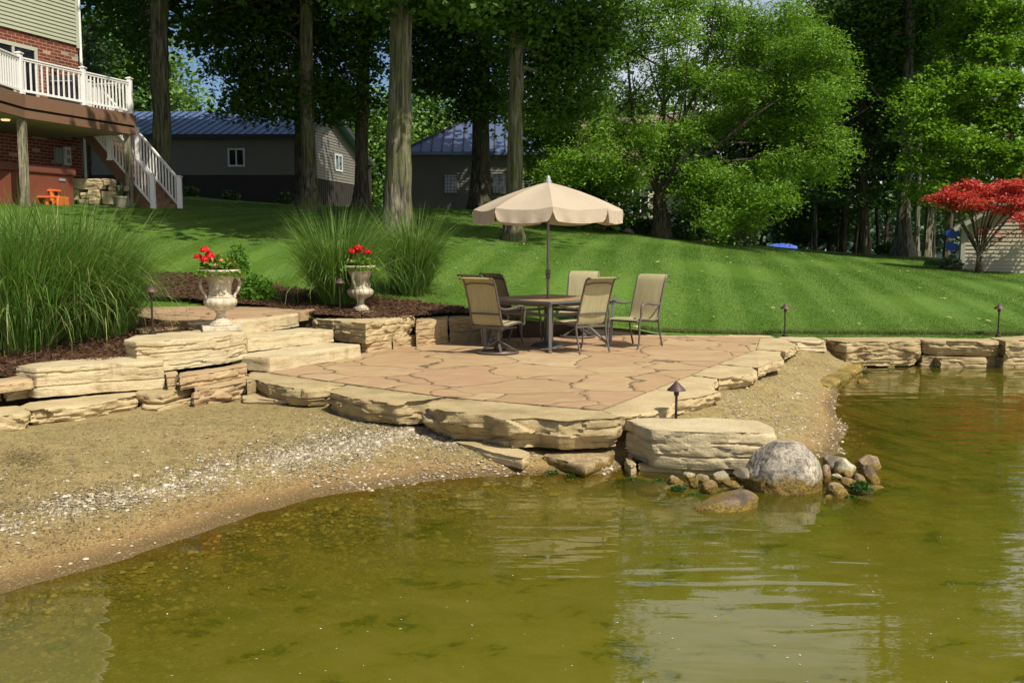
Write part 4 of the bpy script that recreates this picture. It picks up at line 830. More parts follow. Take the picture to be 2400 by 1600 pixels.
# grey barn with a blue metal roof
def roofmat(name, col):
    g = Mt(name); n = g.noise(g.pos(), .8, 4); g.set(color=g.mix(n, tuple(q*.85 for q in col), tuple(q*1.1 for q in col)), rough=.38, metal=.35, spec=.5); return g.m
M_ROOF = roofmat('blue_metal_roof', (.13, .22, .44)); M_ROOF2 = roofmat('slate_blue_metal_roof', (.11, .15, .27)); M_FASC = simple('dark_trim', (.03, .026, .03), .6, .1, 3)
bA, bB, bC = v2((-27, 50)), v2((-10.6, 50)), v2((-9.12, 58.5)); bz = 4.92; ez = 7.0; rz_ = 8.50; oF = np.array([0, -1.0]); dG = (bC - bB) / np.linalg.norm(bC - bB); oG = np.array([dG[1], -dG[0]])
barn = thing('barn', 'long grey outbuilding with a blue metal gable roof', 'barn', (*bB, 3.6))
lap_wall(bA, bB, bz, ez - .02, oF, .15).obj('front_wall', M_GREYS, barn)
def gclip(z): 
    if z <= ez: return (0, 1)
    k = .5 * (z - ez) / (rz_ - ez); return (k, 1 - k)
lap_wall(bB, bC, bz, rz_, oG, .15, gclip).obj('gable_wall', M_GREYS, barn)
M_SKIRT = Mt('dark_board'); xx = M_SKIRT.n('SeparateXYZ', {'Vector': M_SKIRT.pos()}); M_SKIRT.set(color=M_SKIRT.mix(M_SKIRT.noise(M_SKIRT.pos(), 2, 4), (.022, .017, .014), (.036, .028, .022)), rough=.8, normal=M_SKIRT.bump(M_SKIRT.math('LESS_THAN', M_SKIRT.math('PINGPONG', M_SKIRT.math('ADD', xx.outputs[0], M_SKIRT.math('MULTIPLY', xx.outputs[1], .98)), .15), .02), -.6, .03)); M_SKIRT = M_SKIRT.m
sk = MB(); sk.add([(*(bA), 2.8), (*(bB), 2.8), (*(bB), bz), (*(bA), bz), (*(bC), 2.8), (*(bC), bz)], [(0,1,2,3), (1,4,5,2)])
for k in range(28):
    q = bB + (bC - bB) * (k / 28.) + oG * .01; sk.bar((*q, 2.8), (*q, bz - .01), .05, .03)
sk.obj('skirting', M_SKIRT, barn)
MB().bar((*(bB + oF*.02 + oG*.0), bz), (*(bB + oF*.02), ez), .14, .10, (0,1,0)).obj('corner_board', M_GREYS, barn)
m0 = (bB + bC) / 2; rA = v2((-26.5, 54.2)); ov = .45
def roofplane(a, b, c, d, n, nm, m, parent, th=.05, rib=.045, axis=None):
    """a-b eave, d-c ridge; ribs run from eave to ridge"""
    a, b, c, d = [Vector(q) for q in (a, b, c, d)]; nn = (b - a).cross(d - a).normalized()
    if nn.z < 0: nn = -nn
    mb = MB(); mb.add([a, b, c, d, a - nn*th, b - nn*th, c - nn*th, d - nn*th], [(0,1,2,3), (7,6,5,4), (0,4,5,1), (1,5,6,2), (2,6,7,3), (3,7,4,0)]); r = mb.obj(nm, m, parent)
    rb = MB()
    for k in range(n + 1):
        t = k / n; p, q = a.lerp(b, t), d.lerp(c, t)
        if (q - p).length > .05: rb.bar(p + nn*.024, q + nn*.024, .05, .05, nn)
    rb.obj('standing_seams', M_FASC, r)
    return r
eF = (bB + oG*ov + oF*.35); eL = v2((-27, 50)) + oF*.35; rR = m0 + oG*ov; eK = bC + oG*ov + dG*2.3
roofplane((*eL, ez - .15), (*eF, ez - .15), (*rR, rz_ + .05), (*rA, rz_ + .05), 40, 'front_roof', M_ROOF, barn)
roofplane((*(rA), rz_ + .052), (*(rR), rz_ + .052), (*eK, ez - .75), (*(eK + np.array([-17, 0])), ez - .75), 40, 'rear_roof', M_ROOF, barn)
MB().bar((*eL, ez - .24), (*(eF), ez - .24), .12, .22).obj('gutter', M_FASC, barn)
MB().bar((*(eF), ez - .22), (*(rR), rz_ - .02), .05, .24).obj('verge_board', M_FASC, barn); MB().bar((*(rR), rz_ - .03), (*(eK), ez - .83), .05, .24).obj('verge_board', M_FASC, barn)
MB().bar((*(eK - dG*.4 - oG*.2), 2.9), (*(eK - dG*.4 - oG*.2), ez - .8), .2).obj('porch_post', M_FASC, barn)
M_WBLUE = simple('window_trim', (.62, .66, .66), .5, .05, 3)
a, b = D(535, 400, 49.98), D(575, 400, 49.98); window(barn, a[:2], b[:2], 1.55 + (570-394)*50/2333, 1.55 + (570-352)*50/2333, oF, M_WBLUE, 2, .085)
ta, tb = .60, .735; window(barn, bB + (bC-bB)*ta + oG*.015, bB + (bC-bB)*tb + oG*.015, 5.5, 6.42, oG, M_WBLUE, 2, .08)
# pyramid roofed garage
G0 = 45.0; gx0, gx1 = -4.62, 2.6; gz = 2.7; ge = 5.58
gar = thing('garage', 'dark grey building with a blue pyramid roof behind the tree trunks', 'garage', (-1, G0, 3.0))
lap_wall((gx0, G0), (gx1, G0), gz, ge, (0, -1), .12).obj('front_wall', M_DARKS, gar); lap_wall((gx1, G0), (gx1, G0 + 7.4), gz, ge, (1, 0), .12).obj('side_wall', M_DARKS, gar); lap_wall((gx0, G0 + 7.4), (gx0, G0), gz, ge, (-1, 0), .12).obj('side_wall', M_DARKS, gar)
pk = (-1.02, G0 + 3.7, 7.95); e0 = (gx0 - .35, G0 - .35, ge); e1 = (gx1 + .35, G0 - .35, ge); e2 = (gx1 + .35, G0 + 7.7, ge); e3 = (gx0 - .35, G0 + 7.7, ge)
MB().add([e0, e1, e2, e3, pk, (e0[0], e0[1], ge-.14), (e1[0], e1[1], ge-.14), (e2[0], e2[1], ge-.14), (e3[0], e3[1], ge-.14)], [(0,1,4), (1,2,4), (2,3,4), (3,0,4), (0,5,6,1), (1,6,7,2), (3,8,5,0), (5,8,7,6)]).obj('roof', M_ROOF2, gar)
rb = MB()
for k in range(1, 17):
    x = e0[0] + (e1[0] - e0[0]) * k / 17; f = 1 - abs((x - pk[0]) / ((e1[0] - e0[0]) / 2)); rb.bar((x, e0[1], ge + .03), (x, e0[1] + 4.05 * f, ge + .03 + 2.37 * f), .05, .05)
for a_, b_ in ((e0, pk), (e1, pk)): rb.bar((a_[0], a_[1], a_[2] + .03), (b_[0], b_[1], b_[2] + .03), .12, .07)
rb.obj('standing_seams', M_FASC, gar)
M_BLK = simple('glass_block_trim', (.075, .08, .07), .4, .1, 3)
for xa, xb in ((1040, 1073), (1152, 1188)):
    a, b = D(xa, 430, G0 - .02), D(xb, 430, G0 - .02); window(gar, a[:2], b[:2], 1.55 + (570-456)*G0/2333, 1.55 + (570-410)*G0/2333, (0, -1), M_BLK, 1, .05, (4, 6))
# pale house hidden behind the feathery tree
ph_ = thing('pale_house', 'cream sided house with a brown roof glimpsed behind the feathery tree', 'house', (7, 52, 1.8))
lap_wall((1.9, 52), (11.2, 52), 1.2, 5.1, (0, -1), .14).obj('front_wall', M_CREAM, ph_); lap_wall((11.2, 52), (11.2, 60), 1.2, 5.1, (1, 0), .14).obj('side_wall', M_CREAM, ph_)
M_BROWN = simple('brown_shingle', (.22, .15, .125), .9, .2, 8)
MB().add([(1.5, 51.6, 5.0), (11.6, 51.6, 5.0), (9.2, 56, 8.6), (3.9, 56, 8.6), (11.6, 60.4, 5.0), (1.5, 60.4, 5.0), (1.5, 51.6, 4.85), (11.6, 51.6, 4.85)], [(0,1,2,3), (1,4,2), (5,0,3), (4,5,3,2), (6,7,1,0)]).obj('roof', M_BROWN, ph_)
for xa in (3.2, 6.2, 8.9): window(ph_, (xa, 51.98), (xa + .9, 51.98), 3.0, 4.4, (0, -1), M_WHITE, 2, .07)
# small shed at the right edge
sx, sy, sz = 14.40, 32.0, .40
shed = thing('garden_shed', 'small cream sided shed behind the red maple', 'shed', (sx, sy, .6))
ew = 2.12; W_ = 4.6; pkz = 3.45
def sclip(z): 
    if z <= ew: return (0, 1)
    k = .5 * (z - ew) / (pkz - ew); return (k, 1 - k)
lap_wall((sx, sy), (sx + W_, sy), .62, pkz, (0, -1), .125, sclip).obj('front_wall', M_CREAM, shed); lap_wall((sx, sy + 3), (sx, sy), .62, ew, (-1, 0), .125).obj('side_wall', M_CREAM, shed)
MB().box((sx - .03, sy - .03, .62), (sx + .10, sy - .018, ew)).obj('corner_board', M_TAN, shed)
M_SHR = simple('shed_roof', (.16, .13, .11), .9, .2, 6); pm = sx + W_/2; dz = (pkz - ew) / (W_/2)
for sgn in (-1, 1):
    xe = pm + sgn * (W_/2 + .25); ze = pkz - dz * (W_/2 + .25)
    mb = MB(); y0, y1 = sy - .28, sy + 3.2; q = [(xe, y0, ze + .06), (pm, y0, pkz + .06), (pm, y1, pkz + .06), (xe, y1, ze + .06)]
    mb.add(q + [(a, b, c + .07) for a, b, c in q], [(0,1,2,3), (7,6,5,4), (0,4,5,1), (1,5,6,2), (2,6,7,3), (3,7,4,0)]).obj('roof', M_SHR, shed)
    MB().bar((xe, y0 - .02, ze - .0), (pm, y0 - .02, pkz - .0), .04, .13, (0, 0, 1)).obj('verge_board', M_TAN, shed)
shed.rotation_euler = (0, 0, -.40)
lat = MB()
for k in range(60):
    x = sx + .05 + k * .075; lat.bar((x, sy - .005, .46), (x + .12, sy - .005, .62), .022, .01, (0, 1, 0)); lat.bar((x + .12, sy - .013, .46), (x, sy - .013, .62), .022, .006, (0, 1, 0))
lat.obj('lattice_skirt', M_CREAM, shed)
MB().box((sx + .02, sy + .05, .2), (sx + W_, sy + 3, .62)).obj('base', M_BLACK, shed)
for nm, zc in (('upper', 1.86), ('lower', 1.46)):
    pdl = thing('paddle', 'blue paddle blade hanging on the shed wall, the %s of two' % nm, 'paddle', (sx - .2, sy + .2, zc), group='paddles on the shed')
    mb = MB(); prof = [(-.30, .10), (-.32, .0), (-.26, -.12), (-.12, -.17), (.02, -.10), (.10, -.02), (.10, .03), (.0, .09), (-.15, .13)]
    mb.add([(sx - .12 + x, sy + .18, zc + z) for x, z in prof] + [(sx - .12 + x, sy + .21, zc + z) for x, z in prof], [tuple(range(9)), tuple(range(9, 18))[::-1]] + [(i, (i+1) % 9, 9 + (i+1) % 9, 9 + i) for i in range(9)]); mb.obj('blade', M_BLUE, pdl)
    pdl.rotation_euler = (0, 0, -.40)
    MB().tube([(sx - .04, sy + .195, zc), (sx - .03, sy + 1.9, zc + .03)], .016, 8).obj('shaft', M_DARKM, pdl)
# things seen far away under the trees
bt = D(1825, 577, 70); boat = thing('covered_boat', 'boat under a blue cover beyond the lawn', 'boat', tuple(bt))
hull = MB(); N_ = 10; q0 = []; q1 = []
for k in range(N_): t = k / (N_ - 1); w = 1.0 * (1 - t ** 3) + .02; q0.append((w, t)); 
def bp(t, s, z): return (bt[0] - .9 + t * 2.2, bt[1] + s * .9, bt[2] + z - .12)
vs = []; fs = []
for k in range(N_):
    t = k / (N_ - 1); w = math.sqrt(max(.0, 1 - (2*t - 1) ** 4)) + .03
    for s_, z in ((-w*.6, -.6), (-w, -.08), (-w*.55, .12), (0, .26 * (1 - (2*t-1)**2) + .08), (w*.55, .12), (w, -.08), (w*.6, -.6)): vs.append(bp(t, s_, z))
for k in range(N_ - 1):
    for j in range(6): fs.append((k*7+j, k*7+j+1, k*7+8+j, k*7+7+j))
cv = MB().add(vs, [f for i, f in enumerate(fs) if i % 6 not in (0, 5)]); cv.obj('cover', M_BLUE, boat, 60); MB().add(vs, [f for i, f in enumerate(fs) if i % 6 in (0, 5)]).obj('hull', M_WHITE, boat, 60)
# ---------------------------------------------------------------- dining set
def sling_mat():
    g = Mt('sling_fabric'); p = g.obj(); f = g.noise(g.map(p, (170, 5, 5)), 1.0, 3); n = g.noise(p, 3, 3)
    c = g.ramp(f, [(.35, (.43, .38, .20)), (.65, (.60, .55, .34))]); c = g.mix(g.math('MULTIPLY', n, .25), c, (.44, .36, .16))
    g.set(color=c, rough=.75, spec=.2); tr = g.n('BsdfTranslucent', {'Color': (.40, .30, .09)}); ms = g.n('MixShader', {0: .35, 1: g.b.outputs[0], 2: tr.outputs[0]}); g.t.links.new(ms.outputs[0], g.o.inputs[0]); return g.m
M_SLING = sling_mat()
BACK = [(-.21, .41), (-.245, .45), (-.275, .55), (-.30, .66), (-.34, .78), (-.375, .89), (-.405, .98), (-.44, 1.045), (-.485, 1.07), (-.53, 1.062)]
SEAT = [(.27, .415), (.255, .435), (.15, .438), (.0, .422), (-.12, .408), (-.21, .41)]
def sheet(prof, w, sag=0.0, th=.008, nx=8):
    mb = MB(); m = len(prof); P_ = [Vector((0, y, z)) for y, z in prof]; vs = []
    for side in (0, 1):
        for i, p in enumerate(P_):
            t = (P_[min(i+1, m-1)] - P_[max(i-1, 0)]).normalized(); nr = Vector((0, -t.z, t.y))
            for k in range(nx + 1):
                u = k / nx * 2 - 1; q = p + nr * (-sag * (1 - u * u) * math.sin(math.pi * i / (m - 1)) - (th if side else 0)); vs.append((u * w / 2, q.y, q.z))
    fs = []; S = m * (nx + 1)
    for i in range(m - 1):
        for k in range(nx):
            a = i * (nx + 1) + k; fs.append((a, a + 1, a + nx + 2, a + nx + 1)); fs.append((S + a + nx + 1, S + a + nx + 2, S + a + 1, S + a))
    return mb.add(vs, fs)
def make_chair(name, label, swivel):
    c = thing(name, label, 'chair', group='patio chairs around the table')
    sheet(SEAT, .49, .012).obj('seat', M_SLING, c, 60); sheet(BACK, .49, .012).obj('backrest', M_SLING, c, 60)
    for s in (-1, 1):
        x = s * .255
        MB().tube([(x, y, z) for y, z in [(.285, .40), (.265, .428), (.15, .432), (.0, .416), (-.12, .402)] + BACK], [.014] * 4 + [.0155] * 11, 8).obj('side_rail', M_METAL, c, 60)
        MB().tube([(x * 1.04, -.315, .665), (x * 1.12, -.22, .64), (x * 1.18, -.06, .645), (x * 1.2, .10, .672), (x * 1.2, .20, .665), (x * 1.19, .255, .63), (x * 1.18, .262, .59)], [.012, .015, .018, .019, .018, .016, .014], 8).obj('armrest', M_METAL, c, 60)
        MB().tube([(x * 1.18, .262, .60), (x * 1.15, .245, .50), (x * 1.12, .268, .43)] + ([(x * 1.08, .25, .40)] if swivel else []), .015, 8).obj('arm_support', M_METAL, c, 60)
        if not swivel:
            MB().tube([(x * 1.12, .268, .43), (x * 1.12, .285, .34), (x * 1.12, .275, .2), (x * 1.12, .285, .08), (x * 1.12, .32, .012)], [.016, .017, .015, .014, .017], 8).obj('leg', M_METAL, c, 60)
            MB().tube([(x * 1.04, -.245, .46), (x * 1.06, -.235, .38), (x * 1.06, -.27, .2), (x * 1.06, -.335, .012)], [.016, .016, .014, .015], 8).obj('leg', M_METAL, c, 60)
    MB().tube([(-.255, -.282, .57), (0, -.30, .575), (.255, -.282, .57)], .012, 8).obj('back_bar', M_METAL, c, 60)
    MB().tube([(-.25, -.405, .975), (-.12, -.44, 1.0), (.12, -.44, 1.0), (.25, -.405, .975)], .010, 8).obj('head_bar', M_METAL, c, 60)
    MB().bar((-.255, .255, .405), (.255, .255, .405), .022, .03).obj('front_bar', M_METAL, c); MB().bar((-.26, -.23, .385), (.26, -.23, .385), .022, .03).obj('rear_bar', M_METAL, c)
    if swivel:
        mb = MB(); N = 40
        mb.tube([(.285 * math.cos(2*math.pi*k/N), .02 + .285 * math.sin(2*math.pi*k/N), .022) for k in range(N + 1)], .019, 8, False).obj('base_ring', M_METAL, c, 60)
        MB().lathe([(.03, .14), (.045, .16), (.035, .20), (.03, .30), (.06, .33), (.06, .36)], 14, (0, .02, 0)).obj('pedestal', M_METAL, c, 40)
        for k in range(4):
            a = math.pi / 4 + k * math.pi / 2; MB().bar((.03 * math.cos(a), .02 + .03 * math.sin(a), .17), (.275 * math.cos(a), .02 + .275 * math.sin(a), .03), .035, .018).obj('spoke', M_METAL, c)
        MB().box((-.2, -.15, .355), (.2, .2, .375)).obj('swivel_plate', M_METAL, c)
        MB().bar((-.13, -.2, .36), (-.15, -.14, .12), .018).obj('tilt_lever', M_METAL, c)
    return c
def head(dx, dy): return math.atan2(-dx, dy)
sw = make_chair('swivel_patio_chair', 'swivel patio chair on a ring base seen from behind, nearest the steps', True)
def put(o, x, y, h): o.location = (x, y, .002); o.rotation_euler = (0, 0, h); return o
put(sw, -.21, 14.0, head(.57, .82)); 
dup(sw, (1.09, 16.45, .002), head(-.30, -.95), 'swivel patio chair behind the table facing the camera with sunlit sling')
fx = make_chair('patio_chair', 'patio chair with bent legs at the front right side of the table, seen from behind', False); put(fx, .97, 14.16, head(-.59, .81))
dup(fx, (1.84, 14.88, .002), head(-.68, -.73), 'patio chair pulled out to the right of the table, standing apart')
dup(fx, (-.25, 15.25, .002), head(.80, .60), 'shaded patio chair directly behind the swivel chair, left of the table')
dup(fx, (.06, 15.98, .002), head(.78, .55), 'shaded patio chair farthest back on the left of the table')
# table
TX, TY = .54, 14.97
tb = thing('patio_table', 'square stone topped patio table turned cornerwise to the camera', 'table', (TX, TY, 0)); ta_ = math.pi / 4
def rot2(x, y): return (TX + x * math.cos(ta_) - y * math.sin(ta_), TY + x * math.sin(ta_) + y * math.cos(ta_))
hw = .755
def ringsq(r0, r1, z0, z1, nm, m, bev=0):
    mb = MB()
    for k in range(4):
        a = [(-1,-1),(1,-1),(1,1),(-1,1)]; p, q = a[k], a[(k+1) % 4]
        mb.prism([rot2(p[0]*r0, p[1]*r0), rot2(q[0]*r0, q[1]*r0), rot2(q[0]*r1, q[1]*r1), rot2(p[0]*r1, p[1]*r1)], z0, z1)
    return mb.obj(nm, m, tb)
g = Mt('slate_tile'); p_ = g.obj(); br_ = g.n('TexBrick', {'Vector': g.map(p_, (1,1,1), rot=(0, 0, ta_)), 'Color1': (0,0,0), 'Color2': (1,1,1), 'Mortar': (0,0,0), 'Scale': 1.0, 'Mortar Size': .004, 'Brick Width': .245, 'Row Height': .245}, offset=0.0)
c = g.ramp(br_.outputs[0], [(0, (.30, .17, .07)), (.4, (.42, .26, .11)), (.7, (.34, .22, .12)), (1, (.48, .31, .14))]); c = g.mix(g.ramp(g.noise(p_, 9, 5, .6), [(.35, .7), (.6, 0.0)]), c, (.24, .14, .07)); c = g.mix(br_.outputs[1], c, (.12, .10, .08))
g.set(color=c, rough=.6, normal=g.bump(br_.outputs[1], -.4, .004)); M_TILE = g.m
M_TFR = simple('table_frame', (.155, .16, .155), .45, .15, 10, .4)
top = MB().prism([rot2(-.70, -.70), rot2(.70, -.70), rot2(.70, .70), rot2(-.70, .70)], .705, .728).obj('tabletop', M_TILE, tb)
ringsq(hw, .70, .703, .733, 'rim', M_TFR); ringsq(.64, .61, .645, .702, 'apron', M_METAL)
ringsq(.565, .535, .50, .54, 'lower_frame', M_METAL)
for sx_, sy_ in ((-1,-1), (1,-1), (1,1), (-1,1)):
    o1, o2 = rot2(sx_*.70, sy_*.70), rot2(sx_*.665, sy_*.665); lg = MB()
    lg.bar((*o1, .703), (*o2, .02), .045, .03); lg.obj('leg', M_TFR, tb, None, .004)
    MB().tube([(*rot2(sx_*.56, sy_*.56), .64), (*rot2(sx_*.42, sy_*.42), .46), (*rot2(sx_*.44, sy_*.44), .30), (*rot2(sx_*.56, sy_*.56), .14), (*rot2(sx_*.655, sy_*.655), .03)], .022, 8).obj('brace', M_TFR, tb, 60)
    MB().lathe([(.03, 0), (.034, .01), (.028, .03)], 10, (*o2, .002)).obj('foot', M_TFR, tb, 40)
# umbrella
um = thing('patio_umbrella', 'beige market umbrella with a scalloped valance over the table', 'umbrella', (TX, TY, 0))
g = Mt('canvas'); p_ = g.obj(); n_ = g.noise(p_, 2.2, 5, .6); f_ = g.noise(p_, 90, 3)
c = g.mix(n_, (.44, .36, .26), (.53, .445, .335)); c = g.mix(g.ramp(g.noise(p_, 5, 5, .7), [(.66, 0.0), (.76, .5)]), c, (.34, .24, .14)); c = g.mix(g.math('MULTIPLY', f_, .15), c, (.4, .3, .2))
g.set(color=c, rough=.85, spec=.15, normal=g.bump(g.noise(p_, 12, 4), .25, .02)); t_ = g.n('BsdfTranslucent', {'Color': (.5, .36, .2)}); ms = g.n('MixShader', {0: .16, 1: g.b.outputs[0], 2: t_.outputs[0]}); g.t.links.new(ms.outputs[0], g.o.inputs[0]); M_CANV = g.m
R_, AP, RIM = 1.115, 2.455, 2.045; vs = []; fs = []; NR, NA = 9, 9; a0 = -math.pi / 2 + .02
for k in range(8):
    A0, A1 = a0 + k * math.pi / 4, a0 + (k + 1) * math.pi / 4; b = len(vs)
    for i in range(NR + 1):
        t = i / NR; r = R_ * t; z = AP - (AP - RIM) * (.62 * t + .38 * t * t)
        for j in range(NA + 1):
            u = j / NA; p0 = np.array([math.cos(A0), math.sin(A0)]); p1 = np.array([math.cos(A1), math.sin(A1)]); q = (p0 * (1 - u) + p1 * u) * r
            vs.append((TX + q[0], TY + q[1], z - .055 * t * (1 - .35*t) * math.sin(math.pi * u) + .006 * noise.noise(Vector((q[0]*4, q[1]*4, 1)))))
    for i in range(NR):
        for j in range(NA): a = b + i * (NA + 1) + j; fs.append((a, a + NA + 1, a + NA + 2, a + 1))
MB().add(vs, fs).obj('canopy', M_CANV, um, 22)
for k in range(8):
    A0, A1 = a0 + k * math.pi / 4, a0 + (k + 1) * math.pi / 4; vs = []; fs = []; NJ = 24; NI = 5
    for i in range(NI + 1):
        t = i / NI
        for j in range(NJ + 1):
            u = j / NJ; e = min(u, 1 - u); hgt = .185 * min(1, .32 + (e / .075) ** .5 * .68) if e < .075 else .185
            p0 = np.array([math.cos(A0), math.sin(A0)]); p1 = np.array([math.cos(A1), math.sin(A1)]); q = (p0 * (1 - u) + p1 * u)
            nrm_ = (p0 + p1) / np.linalg.norm(p0 + p1); w_ = .012 * t * noise.noise(Vector((u * 7, k * 3.1, t * 1.2))) + .014 * t * t * math.sin(u * 22 + k)
            q = q * R_ + nrm_ * (w_ + .012 * t); vs.append((TX + q[0], TY + q[1], RIM - .055 * .65 * math.sin(math.pi * u) - hgt * t))
    for i in range(NI):
        for j in range(NJ): a = i * (NJ + 1) + j; fs.append((a, a + 1, a + NJ + 2, a + NJ + 1))
    MB().add(vs, fs).obj('valance', M_CANV, um, 60)
MB().tube([(TX, TY, .05), (TX, TY, 2.44)], .0195, 12).obj('pole', simple('pole_metal', (.20, .17, .14), .35, .15, 6, .5), um, 40)
MB().lathe([(.045, 2.44), (.05, 2.47), (.03, 2.50), (.034, 2.52), (.012, 2.55)], 12, (TX, TY, 0)).obj('finial', M_GREY, um, 50)
MB().box((TX - .035, TY - .05, 1.02), (TX + .035, TY + .05, 1.16)).tube([(TX, TY - .05, 1.09), (TX, TY - .09, 1.09), (TX + .01, TY - .09, 1.0)], .01, 6).obj('crank', M_METAL, um, None, .01)
for k in range(8):
    A0 = a0 + k * math.pi / 4; MB().bar((TX, TY, AP - .03), (TX + math.cos(A0) * R_ * .98, TY + math.sin(A0) * R_ * .98, RIM - .015), .014).obj('rib', M_METAL, um)
MB().lathe([(.25, 0.004), (.25, .025), (.18, .055), (.05, .075), (.035, .16), (.022, .16)], 24, (TX, TY, 0)).obj('stand', simple('stand_iron', (.09, .11, .13), .5, .2, 6, .3), um, 40)

# ---------------------------------------------------------------- urns with geraniums
def urn(label, x, y, z, rz, seed, hs, blooms, dead, gl):
    u = thing('garden_urn', label, 'urn', (x, y, z), rz, group='stone urns beside the steps')
    w = .235
    MB().prism([(-w,-w),(w,-w),(w,w),(-w,w)], 0, .062).obj('plinth', M_URN, u, None, .01, False)
    prof = [(.135,.063),(.145,.075),(.12,.09),(.125,.10),(.095,.125),(.065,.155),(.055,.18),(.053,.205),(.068,.225),(.072,.235),(.062,.24),(.10,.255),(.155,.28),(.195,.315),(.208,.35),(.200,.385),(.168,.405),(.150,.412),(.158,.42),(.150,.43),(.138,.44),(.135,.50),(.142,.56),(.158,.61),(.182,.66),(.212,.70),(.235,.725),(.248,.735),(.252,.75),(.245,.762),(.215,.762),(.205,.74),(.20,.70)]
    MB().lathe(prof, 64, (0, 0, 0), (.25, .404, 16, .07)).obj('bowl', M_URN, u, 60, 0, False)
    for s in (-1, 1):
        MB().tube([(s*.150, 0, .655), (s*.185, 0, .668), (s*.222, 0, .65), (s*.238, 0, .60), (s*.235, 0, .55), (s*.215, 0, .50), (s*.185, 0, .455), (s*.172, 0, .425), (s*.182, 0, .405)], [.016,.022,.022,.02,.02,.019,.018,.018,.016], 10).obj('handle', M_URN, u, 60, 0, False)
        rs = np.random.default_rng(seed); mb = MB()
        for k in range(9): mb.lathe([(.002,-.014),(.012,-.008),(.014,.002),(.009,.011),(.002,.014)], 8, (s*0 + rs.uniform(-.06,.06), -.135*s*0 - .143, .44 + rs.uniform(0, .05))) if s < 0 else None
        if s < 0: mb.obj('ornament', M_URN, u, 60, 0, False)
    pl_ = thing('geranium', 'red geranium with %s planted in the %s urn' % (gl), 'flowers', (x, y, z + .73), 0, group='geraniums in the urns'); rs = np.random.default_rng(seed)
    n = 760; a = rs.uniform(0, 6.28, n); r = .30 * np.sqrt(rs.random(n)); L = np.stack([r*np.cos(a), r*np.sin(a), .02 + hs * rs.random(n) * (1 - (r/.3)**2) - .06 * (r > .23)], 1)
    leaves('foliage', L, rs.uniform(.04, .075, n), M_GER, pl_, rs, up=1.0, asp=.95, local=True)
    n = dead; a = rs.uniform(0, 6.28, n); r = .22 * np.sqrt(rs.random(n)); L = np.stack([r*np.cos(a), r*np.sin(a), .05 + .12 * rs.random(n)], 1)
    if n: leaves('withered_leaves', L, rs.uniform(.05, .08, n), M_GERD, pl_, rs, up=.3, asp=.5, local=True)
    for bx, by, bz, br2 in blooms:
        q = rs.normal(0, 1, (150, 3)); q /= np.linalg.norm(q, axis=1)[:, None]; q[:, 2] = np.abs(q[:, 2]) * 1.0 - .25
        leaves('bloom', q * br2 * 1.3 * rs.uniform(.6, 1, (150, 1)) + np.array([bx, by, bz]), np.full(150, .036), M_RED, pl_, rs, up=.2, asp=.9, local=True, radial=q)
        MB().tube([(bx*.6, by*.6, .05), (bx, by, bz - .01)], .004, 5).obj('stem', M_STEM, pl_, None, 0, False)
M_GER = leafmat('geranium_leaf', (.05, .12, .012), (.16, .26, .03), .3, (.24, .32, .05)); M_GERD = leafmat('geranium_dead', (.30, .12, .04), (.42, .22, .08), .1); M_STEM = simple('stem_green', (.10, .17, .04), .6, .2, 8)
def leaves(name, pos, size, m, parent, rs, up=.6, asp=.8, local=False, radial=None, droop=.12, off=True):
    n = len(pos); nr = rs.normal(0, 1, (n, 3)); nr /= np.linalg.norm(nr, axis=1)[:, None]; nr[:, 2] = np.abs(nr[:, 2]) * .7 + up
    if radial is not None: nr = nr * .5 + radial * 1.5
    nr /= np.linalg.norm(nr, axis=1)[:, None]
    t = np.cross(nr, rs.normal(0, 1, (n, 3))); t /= np.linalg.norm(t, axis=1)[:, None] + 1e-9; b = np.cross(nr, t)
    L = (size / 2)[:, None]; p = pos
    V = np.stack([p - t*L, p + b*L*asp + nr*L*.15 + t*L*.1, p + t*L - nr*L*droop, p - b*L*asp + nr*L*.15 + t*L*.1], 1).reshape(-1, 3)
    return np_mesh(name, V, np.arange(n*4).reshape(n, 4), m, parent, {'v': np.repeat(rs.random(n), 4)}, False, off=(off and not local))
u1 = P(513, 775, .46); u2 = P(843, 738, .44)
urn('weathered stone urn left of the steps, handles seen side on', u1[0], u1[1] + .10, .461, .35, 5, .20, [(-.16,-.05,.27,.05),(-.11,-.02,.20,.055),(-.15,-.08,.15,.05),(-.10,.05,.14,.045),(-.26,-.02,.19,.04)], 22, ('five blooms', 'left'))
urn('weathered stone urn right of the steps, one handle towards the viewer', u2[0], u2[1] + .10, .441, 1.25, 9, .18, [(-.02,-.02,.30,.062),(-.12,-.06,.25,.05),(.12,.0,.24,.048),(-.02,.03,.25,.05)], 6, ('four blooms', 'right'))

# ---------------------------------------------------------------- path lights
def path_light(label, x, y, z, h):
    o = thing('path_light', label, 'lamp', (x, y, z), 0, 'bronze path lights')
    MB().lathe([(.002, h), (.008, h - .004), (.05, h - .048), (.088, h - .085), (.088, h - .09), (.02, h - .085)], 24).obj('hat', M_HAT, o, 50, 0, False)
    MB().lathe([(.018, h - .14), (.024, h - .13), (.024, h - .085)], 12).obj('collar', M_DARKM, o, 40, 0, False)
    MB().tube([(0, 0, -.1), (0, 0, h - .13)], .0125, 10).obj('pole', M_DARKM, o, 40, 0, False)
    MB().lathe([(.045, -.01), (.045, .03), (.03, .045), (.013, .05)], 12).obj('stake_cap', M_DARKM, o, 40, 0, False)
    return o
q = P(1584, 1004, -.16); path_light('bronze path light nearest the water, behind the big pale slab', q[0], q[1], float(bedf(q[0], q[1])), .66)
q = D(358, 782, 11.95); path_light('bronze path light beside the left ornamental grass', q[0], q[1], .46, .60)
q = D(797, 733, 15.3); path_light('bronze path light beside the right urn in front of the grass', q[0], q[1], .47, .56)
